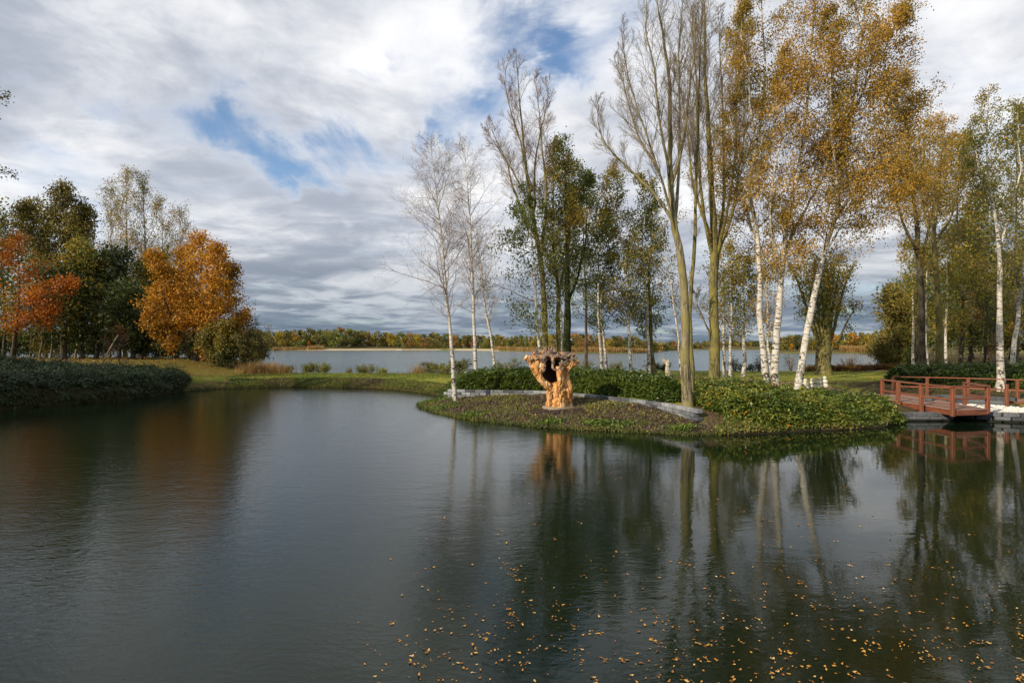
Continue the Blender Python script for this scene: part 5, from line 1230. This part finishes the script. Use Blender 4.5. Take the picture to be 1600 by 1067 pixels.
# ------------------------------------------------------------------ far shore
def crown_mesh(name, seed, mt, wide=.8, low=.12, nq=460, trunk=True, nblob=13, q=.085):
    rs = np.random.default_rng(seed); Cs = []
    for k in range(nblob):
        a = rs.uniform(0, 2 * np.pi); z = rs.uniform(low + (.12 if trunk else .02), .88); rad = wide * .5 * math.sin(math.pi * min(1, (z - low + .10) / (1.10 - low))) * .75
        c0 = np.array([math.cos(a) * rad * rs.uniform(.3, 1), math.sin(a) * rad * rs.uniform(.3, 1), z])
        d = rs.normal(size=(nq // nblob, 3)); d /= np.linalg.norm(d, axis=1)[:, None]
        Cs.append(c0 + d * np.array([.17 * wide + .03, .17 * wide + .03, .13]) * rs.uniform(.6, 1.1, (len(d), 1)))
    C = np.concatenate(Cs); V, Q = leaf_quads(C, q, rs, .1, .8)
    mi = np.zeros(len(Q), int)
    if trunk:
        Vt, Qt = tubes(resample([(0, 0, -.03), (.01, 0, .35), (0, 0, .7)], 4)[None], np.array([[.022, .018, .014, .006]]), 5)
        Q = np.concatenate([Q, Qt + len(V)]); V = np.concatenate([V, Vt]); mi = np.concatenate([mi, np.ones(len(Qt), int)])
    r = np.clip(rs.uniform(0, .6, len(Q)) + .4 * np.repeat(np.resize(rs.uniform(0, 1, nblob + 6), (len(Q) + 19) // 20), 20)[:len(Q)], 0, 1)
    return mesh_np(name, V, Q, mats=[mt, M['poplar']], attr={'rnd': ('FACE', r)}, midx=mi)
kinds = {'green': 'lf_green', 'olive': 'lf_olive', 'dark green': 'lf_dark', 'golden': 'lf_yellow', 'rusty brown': 'lf_brown', 'mixed olive': 'lf_mixed', 'orange': 'lf_gold'}
tpl = {c: [crown_mesh('far_tree', 700 + 10 * i + s, M[l], .72 + .12 * s, low=.0) for s in range(3)] for i, (c, l) in enumerate(kinds.items())}
sh_px = [-200, 430, 500, 600, 690, 735, 790, 850, 880, 960, 1010, 1025, 1060, 1110, 1200, 1212, 1225, 1370, 1420, 1500]
sh_Y = [316, 308, 312, 322, 322, 303, 272, 232, 201, 194, 200, 218, 300, 352, 352, 250, 196, 196, 200, 205]
tp_px = [-200, 430, 460, 540, 570, 600, 640, 700, 760, 830, 880, 940, 1000, 1015, 1060, 1200, 1212, 1240, 1260, 1300, 1340, 1400, 1500]
tp_y = [512, 516, 514, 512, 515, 519, 518, 521, 522, 524, 519, 523, 526, 531, 534.5, 534.5, 527, 522, 525, 522, 518, 517, 517]
rs = np.random.default_rng(88)
cw = ['green', 'olive', 'dark green', 'golden', 'rusty brown', 'mixed olive', 'orange']; pw = [.24, .27, .13, .07, .10, .16, .03]
sect = [(-200, 432, 'seen through the left bank trees'), (432, 620, 'behind the far beach'), (620, 700, 'right of the yellow tree pair'), (700, 870, 'behind the far lawn and reeds'), (870, 1020, 'on the reedy point'), (1020, 1212, 'on the farthest shore'), (1212, 1500, 'of the far wood at the right')]
px = -60.0; cnt = 0
while px < 1420:
    Ys = np.interp(px, sh_px, sh_Y); set_back = rs.uniform(24, 34) if Ys > 230 else rs.uniform(9, 16)
    Y = Ys + set_back; x = px2(px, Y); z = hz(x, Y)
    topz = CAMZ - (np.interp(px, tp_px, tp_y) + rs.uniform(-3.0, 6.5) - HOR) / F * Y
    h_ = max(topz - z, 3)
    c_ = rs.choice(cw, p=pw)
    if px > 1212 and rs.uniform() < .4: c_ = rs.choice(['rusty brown', 'mixed olive', 'orange'])
    o = ob('far_tree', tpl[c_][rs.integers(3)], None, (x, Y, z))
    o.scale = (h_ * rs.uniform(.8, 1.15),) * 2 + (h_,); o.rotation_euler = (0, 0, rs.uniform(0, 6.28))
    where = [s_[2] for s_ in sect if s_[0] <= px < s_[1]][0]
    o['label'] = f'{c_} tree in the front row {where}'; o['category'] = 'tree'; o['group'] = f'{c_} trees {where}'
    px += h_ * F / Y * rs.uniform(.24, .50); cnt += 1
# the mass of the far wood
Vs, Qs, Rs_, Mi, off = [], [], [], [], 0
tm = [crown_mesh('w', 900 + s, M['lf_olive'], .85, 0, 200, False, 11, .145) for s in range(5)]
dat = []
for m_ in tm:
    v = np.zeros(len(m_.vertices) * 3, np.float32); m_.vertices.foreach_get('co', v); dat.append(v.reshape(-1, 3))
for row in range(2):
    px = -120.0
    while px < 1480:
        Y = np.interp(px, sh_px, sh_Y) + (38 if np.interp(px, sh_px, sh_Y) > 230 else 20) + row * 12 + rs.uniform(-4, 4)
        x = px2(px, Y); z = hz(x, Y)
        h_ = max(CAMZ - (np.interp(px, tp_px, tp_y) + rs.uniform(-.5, 3.5) - HOR) / F * Y - z, 3) 
        v = dat[rs.integers(5)] * np.array([h_ * .9, h_ * .9, h_]) + np.array([x, Y, z])
        Vs.append(v); nq_ = len(v) // 4; Qs.append(np.arange(nq_ * 4).reshape(-1, 4) + off); off += nq_ * 4
        Rs_.append(rs.uniform(0, 1, nq_)); Mi.append(np.full(nq_, rs.choice(5, p=[.3, .3, .2, .12, .08])))
        px += h_ * F / Y * .42
for m_ in tm: bpy.data.meshes.remove(m_)
ob('woodland', mesh_np('woodland', np.concatenate(Vs), np.concatenate(Qs), mats=[M['lf_green'], M['lf_olive'], M['lf_dark'], M['lf_brown'], M['lf_mixed']], attr={'rnd': ('FACE', np.concatenate(Rs_))}, midx=np.concatenate(Mi)),
   None, None, 'autumn wood closing the view behind the far shore trees', 'wood', None, 'stuff')
def far(name, label, px, Y, top, c_, wd, group=None, mesh=None, cat='tree'):
    x = px2(px, Y); z = hz(x, Y); h_ = CAMZ - (top - HOR) / F * Y - z
    o = ob(name, mesh or tpl[c_][int(px) % 3], None, (x, Y, z), label, cat, group)
    w_ = wd / F * Y / .82; o.scale = (w_, w_, h_); o.rotation_euler = (0, 0, px); return o
ym = crown_mesh('far_tree', 960, M['lf_yellow'], .85, low=.2)
far('far_tree', 'bright yellow tree with pale trunk on the far beach, left one of the pair', 608, 334, 520, 'golden', 15, mesh=ym)
far('far_tree', 'yellow tree tinged pink on the far beach, right one of the pair', 617, 335, 522, 'golden', 15, mesh=ym)
far('far_tree', 'tiny bright red tree at the left end of the far beach', 482.5, 318, 532, 'orange', 7, mesh=crown_mesh('red_tree', 950, M['lf_red'], .8))
far('far_tree', 'grey green willow at the far shore left of the tiny red tree', 466, 317, 530, 'green', 30)
far('far_tree', 'golden tree at the far shore just right of the left bank', 436, 315, 516, 'golden', 20)
far('far_tree', 'rounded dark green tree behind the middle of the far beach', 526, 330, 516, 'green', 28)
far('far_tree', 'dark tree just right of the rounded dark green one', 538, 334, 518, 'dark green', 16)
for i, (px, top, c_, wd, lab) in enumerate([(630, 524, 'mixed olive', 20, 'olive bush like tree at the left end of the clump jutting into the lake'), (641, 518, 'rusty brown', 20, 'tallest brown tree of the clump jutting into the lake'), (652, 522, 'golden', 18, 'yellowish tree in the clump jutting into the lake'), (665, 526, 'rusty brown', 20, 'brown tree at the right of the clump jutting into the lake'), (674, 528, 'olive', 16, 'low olive tree at the right end of the clump jutting into the lake'), (684, 524, 'olive', 16, 'olive tree right behind the clump jutting into the lake')]):
    far('far_tree', lab, px, 330, top, c_, wd)
far('far_tree', 'small orange tree at the water of the far wood between white birches', 1237, 200, 536, 'orange', 7)
far('far_tree', 'pinkish orange tree with pale trunk on the far right shore', 1361, 202, 525, 'rusty brown', 12)
far('far_tree', 'small pointed pale green tree behind the reeds left of the stump', 832, 262, 532, 'golden', 6)
far('far_tree', 'tan tree with pale trunk on the reedy point right of the stump', 907, 204, 522, 'rusty brown', 12)
def reeds(label, ranges, dpt, n_, h_):
    Pp = []
    for a, b in ranges:
        p_ = rs.uniform(a, b, n_); Y = np.interp(p_, sh_px, sh_Y) + rs.uniform(1.0, dpt, n_); x = (p_ - 800) / F * Y
        Pp.append(np.stack([x, Y], -1))
    P = np.concatenate(Pp); k = sdist(LAKE, P[:, 0], P[:, 1]) > -1.5; P = P[k]
    P = np.concatenate([P, np.maximum(height(P[:, 0], P[:, 1]), -.1)[:, None]], 1)
    mkblades('reed_bed', P, h_, .30, 'reed', label, 'reeds', .12)
reeds('tan reed bed in front of the reedy point right of the stump', [(866, 1012)], 7, 5000, 1.5)
reeds('tan reed bed along the far lawn left of the stump', [(770, 862)], 14, 3500, 1.6)
reeds('rusty reed bed at the left end of the far beach', [(480, 506)], 9, 1200, 2.0)
reeds('orange reed bed on the far right shore', [(1312, 1366)], 9, 2500, 1.9)
reeds('low green reeds at the far shore beside the left bank', [(425, 480)], 7, 1500, 1.5)
# pavilion
def flat(name, c, rough=.8):
    m, n = new_mat(name); g = n.new('ShaderNodeTexCoord').outputs['Object']; f = n.noise(g, 3, 5, .6)
    return finish(m, n, n.mix(f, tuple(v * .8 for v in c), tuple(min(1, v * 1.15) for v in c)), rough, f, .2)
mroof, mwall, mglass = flat('red_roof_tiles', (.42, .13, .08)), flat('cream_render', (.62, .55, .44)), flat('dark_window_glass', (.03, .035, .04), .1)
pvY = 336.0; pvx = px2(735, pvY); pvz = hz(pvx, pvY)
pv = empty('pavilion', (pvx, pvY, pvz), 'low cream pavilion with a red hipped roof on the far lawn', 'building', rz=.12)
ob('wall', box_mesh('wall', 8.4, 5, 1.7, mwall, .03), pv, (0, 0, .85))
Vr = [(-5.2, -3.4, 1.7), (5.2, -3.4, 1.7), (5.2, 3.4, 1.7), (-5.2, 3.4, 1.7), (-1.6, 0, 3.3), (1.6, 0, 3.3), (-5.2, -3.4, 1.55), (5.2, -3.4, 1.55), (5.2, 3.4, 1.55), (-5.2, 3.4, 1.55)]
ob('roof', mesh_np('roof', Vr, [(0, 1, 5, 4), (2, 3, 4, 5), (0, 6, 7, 1), (1, 7, 8, 2), (2, 8, 9, 3), (3, 9, 6, 0), (6, 9, 8, 7)], [(1, 2, 5), (3, 0, 4)], mats=[mroof]), pv)
for x in (-2.8, -.9, 1.0, 2.9): ob('window', box_mesh('window', 1.0, .08, .8, mglass), pv, (x, -2.53, 1.0))
ob('wing_roof', box_mesh('wing_roof', 4.5, 4, .2, mroof, .04), pv, (7.2, .5, 1.75))
for x in (5.4, 7.2, 9.2): ob('post', box_mesh('post', .2, .2, 1.7, mwall), pv, (x, -1.2, .82))
mst = flat('grey_standing_stone', (.30, .30, .29))
for i, px in enumerate([749.5, 752.5, 756, 759, 761.5]):
    Y = 330 + i; x = px2(px, Y); h_ = [1.5, 1.7, 1.4, 1.6, 1.2][i]
    ob('standing_stone', box_mesh('standing_stone', .6, .5, h_, mst, .08, .05, i), None, (x, Y, hz(x, Y) + h_ / 2 - .1), 'grey standing stone of the row right of the pavilion', 'stone', 'standing stones right of the pavilion')
# small pale concrete edge at the clump in the lake
ob('jetty', box_mesh('jetty', 3.5, 2.0, .5, mwall, .05), None, (px2(624.5, 322), 322, .3), 'short pale landing slab at the right end of the far beach', 'jetty')

# ------------------------------------------------------------------ leaves floating on the pond
m_fl = leaf_mat('floating_leaf', [(0, (.10, .045, .015)), (.3, (.30, .12, .02)), (.6, (.50, .22, .035)), (.9, (.60, .35, .06)), (1, (.55, .42, .26))], .0, .5)
rs = np.random.default_rng(321)
def leaf_shape(seed):
    r_ = np.random.default_rng(seed); n_ = 8; a = np.arange(n_) * 2 * np.pi / n_
    rad = np.array([1.25, .72, .62, .72, 1.0, .72, .62, .72]) * r_.uniform(.85, 1.15, n_)
    z = .08 + .75 * r_.uniform(0, 1) * np.abs(np.sin(a + r_.uniform(0, 3))) * r_.uniform(.2, 1.3, n_) + r_.uniform(0, .10, n_)
    V = np.concatenate([[(0, 0, .10)], np.stack([np.cos(a) * rad * .5, np.sin(a) * rad * .42, z * .5], -1)])
    return V, np.array([(0, 1 + k, 1 + (k + 1) % n_) for k in range(n_)])
lm = []
for s in range(8):
    V, T = leaf_shape(s)
    lm.append(mesh_np('floating_leaf', V, None, T, mats=[m_fl], attr={'rnd': ('FACE', np.full(len(T), (s + .5) / 8))}))
LV = [leaf_shape(s) for s in range(8)]
pts = []
while len(pts) < 1250:
    py = rs.uniform(700, 1085); pxx = rs.uniform(560, 1650)
    Y = F * CAMZ / (py - HOR); x = px2(pxx, Y)
    u = (pxx - 560) / 1040; v = (py - 760) / 307
    edge_ = 1050 - 400 * v                     # drift line: leaves lie right of it
    dens = 1 / (1 + math.exp(-(pxx - edge_ + 140) / 90)) * (.12 + 1.0 * max(0, min(1, v + .25))) * (.40 + .60 * (snoise(np.array([x, Y, 0.]), 1.1, 6) + .5 * snoise(np.array([x, Y, 0.]), 3.1, 9) > .02))
    if rs.uniform() > dens * min(1, 8 / Y): continue
    m_ = 2 + rs.poisson(1.6) if rs.uniform() < .28 else 1; ang_ = rs.uniform(0, 3.14)
    for q in range(m_):
        g_ = rs.normal() * .07 * (q > 0); pts.append((x + g_ * math.cos(ang_) + rs.normal() * .02 * (q > 0), Y + g_ * math.sin(ang_) + rs.normal() * .02 * (q > 0), .011 + .036 * rs.beta(1.5, 2.6)))
pts = np.array(pts); order = np.argsort(pts[:, 1] / pts[:, 2]); pts = pts[order]
for i, (x, y, s) in enumerate(pts[:290]):
    o = ob('floating_leaf', lm[rs.integers(8)], None, (x, y, .002), 'small yellow brown birch leaf floating on the dark pond water', 'leaf', 'fallen leaves floating on the pond')
    o.scale = (s, s, s); o.rotation_euler = (0, 0, rs.uniform(0, 6.28))
Vs, Ts, Rr, off = [], [], [], 0
for x, y, s in pts[290:]:
    k = rs.integers(8); V, T = LV[k]; a = rs.uniform(0, 6.28)
    Rm = np.array([[math.cos(a), -math.sin(a), 0], [math.sin(a), math.cos(a), 0], [0, 0, 1]])
    Vs.append(V @ Rm.T * s + np.array([x, y, .002])); Ts.append(T + off); off += len(V); Rr.append(np.full(len(T), rs.uniform(0, 1)))
ob('drifting_leaves', mesh_np('drifting_leaves', np.concatenate(Vs), None, np.concatenate(Ts), mats=[m_fl], attr={'rnd': ('FACE', np.concatenate(Rr))}), None, None, 'sprinkling of smaller fallen leaves farther out on the pond', 'leaves', None, 'stuff')
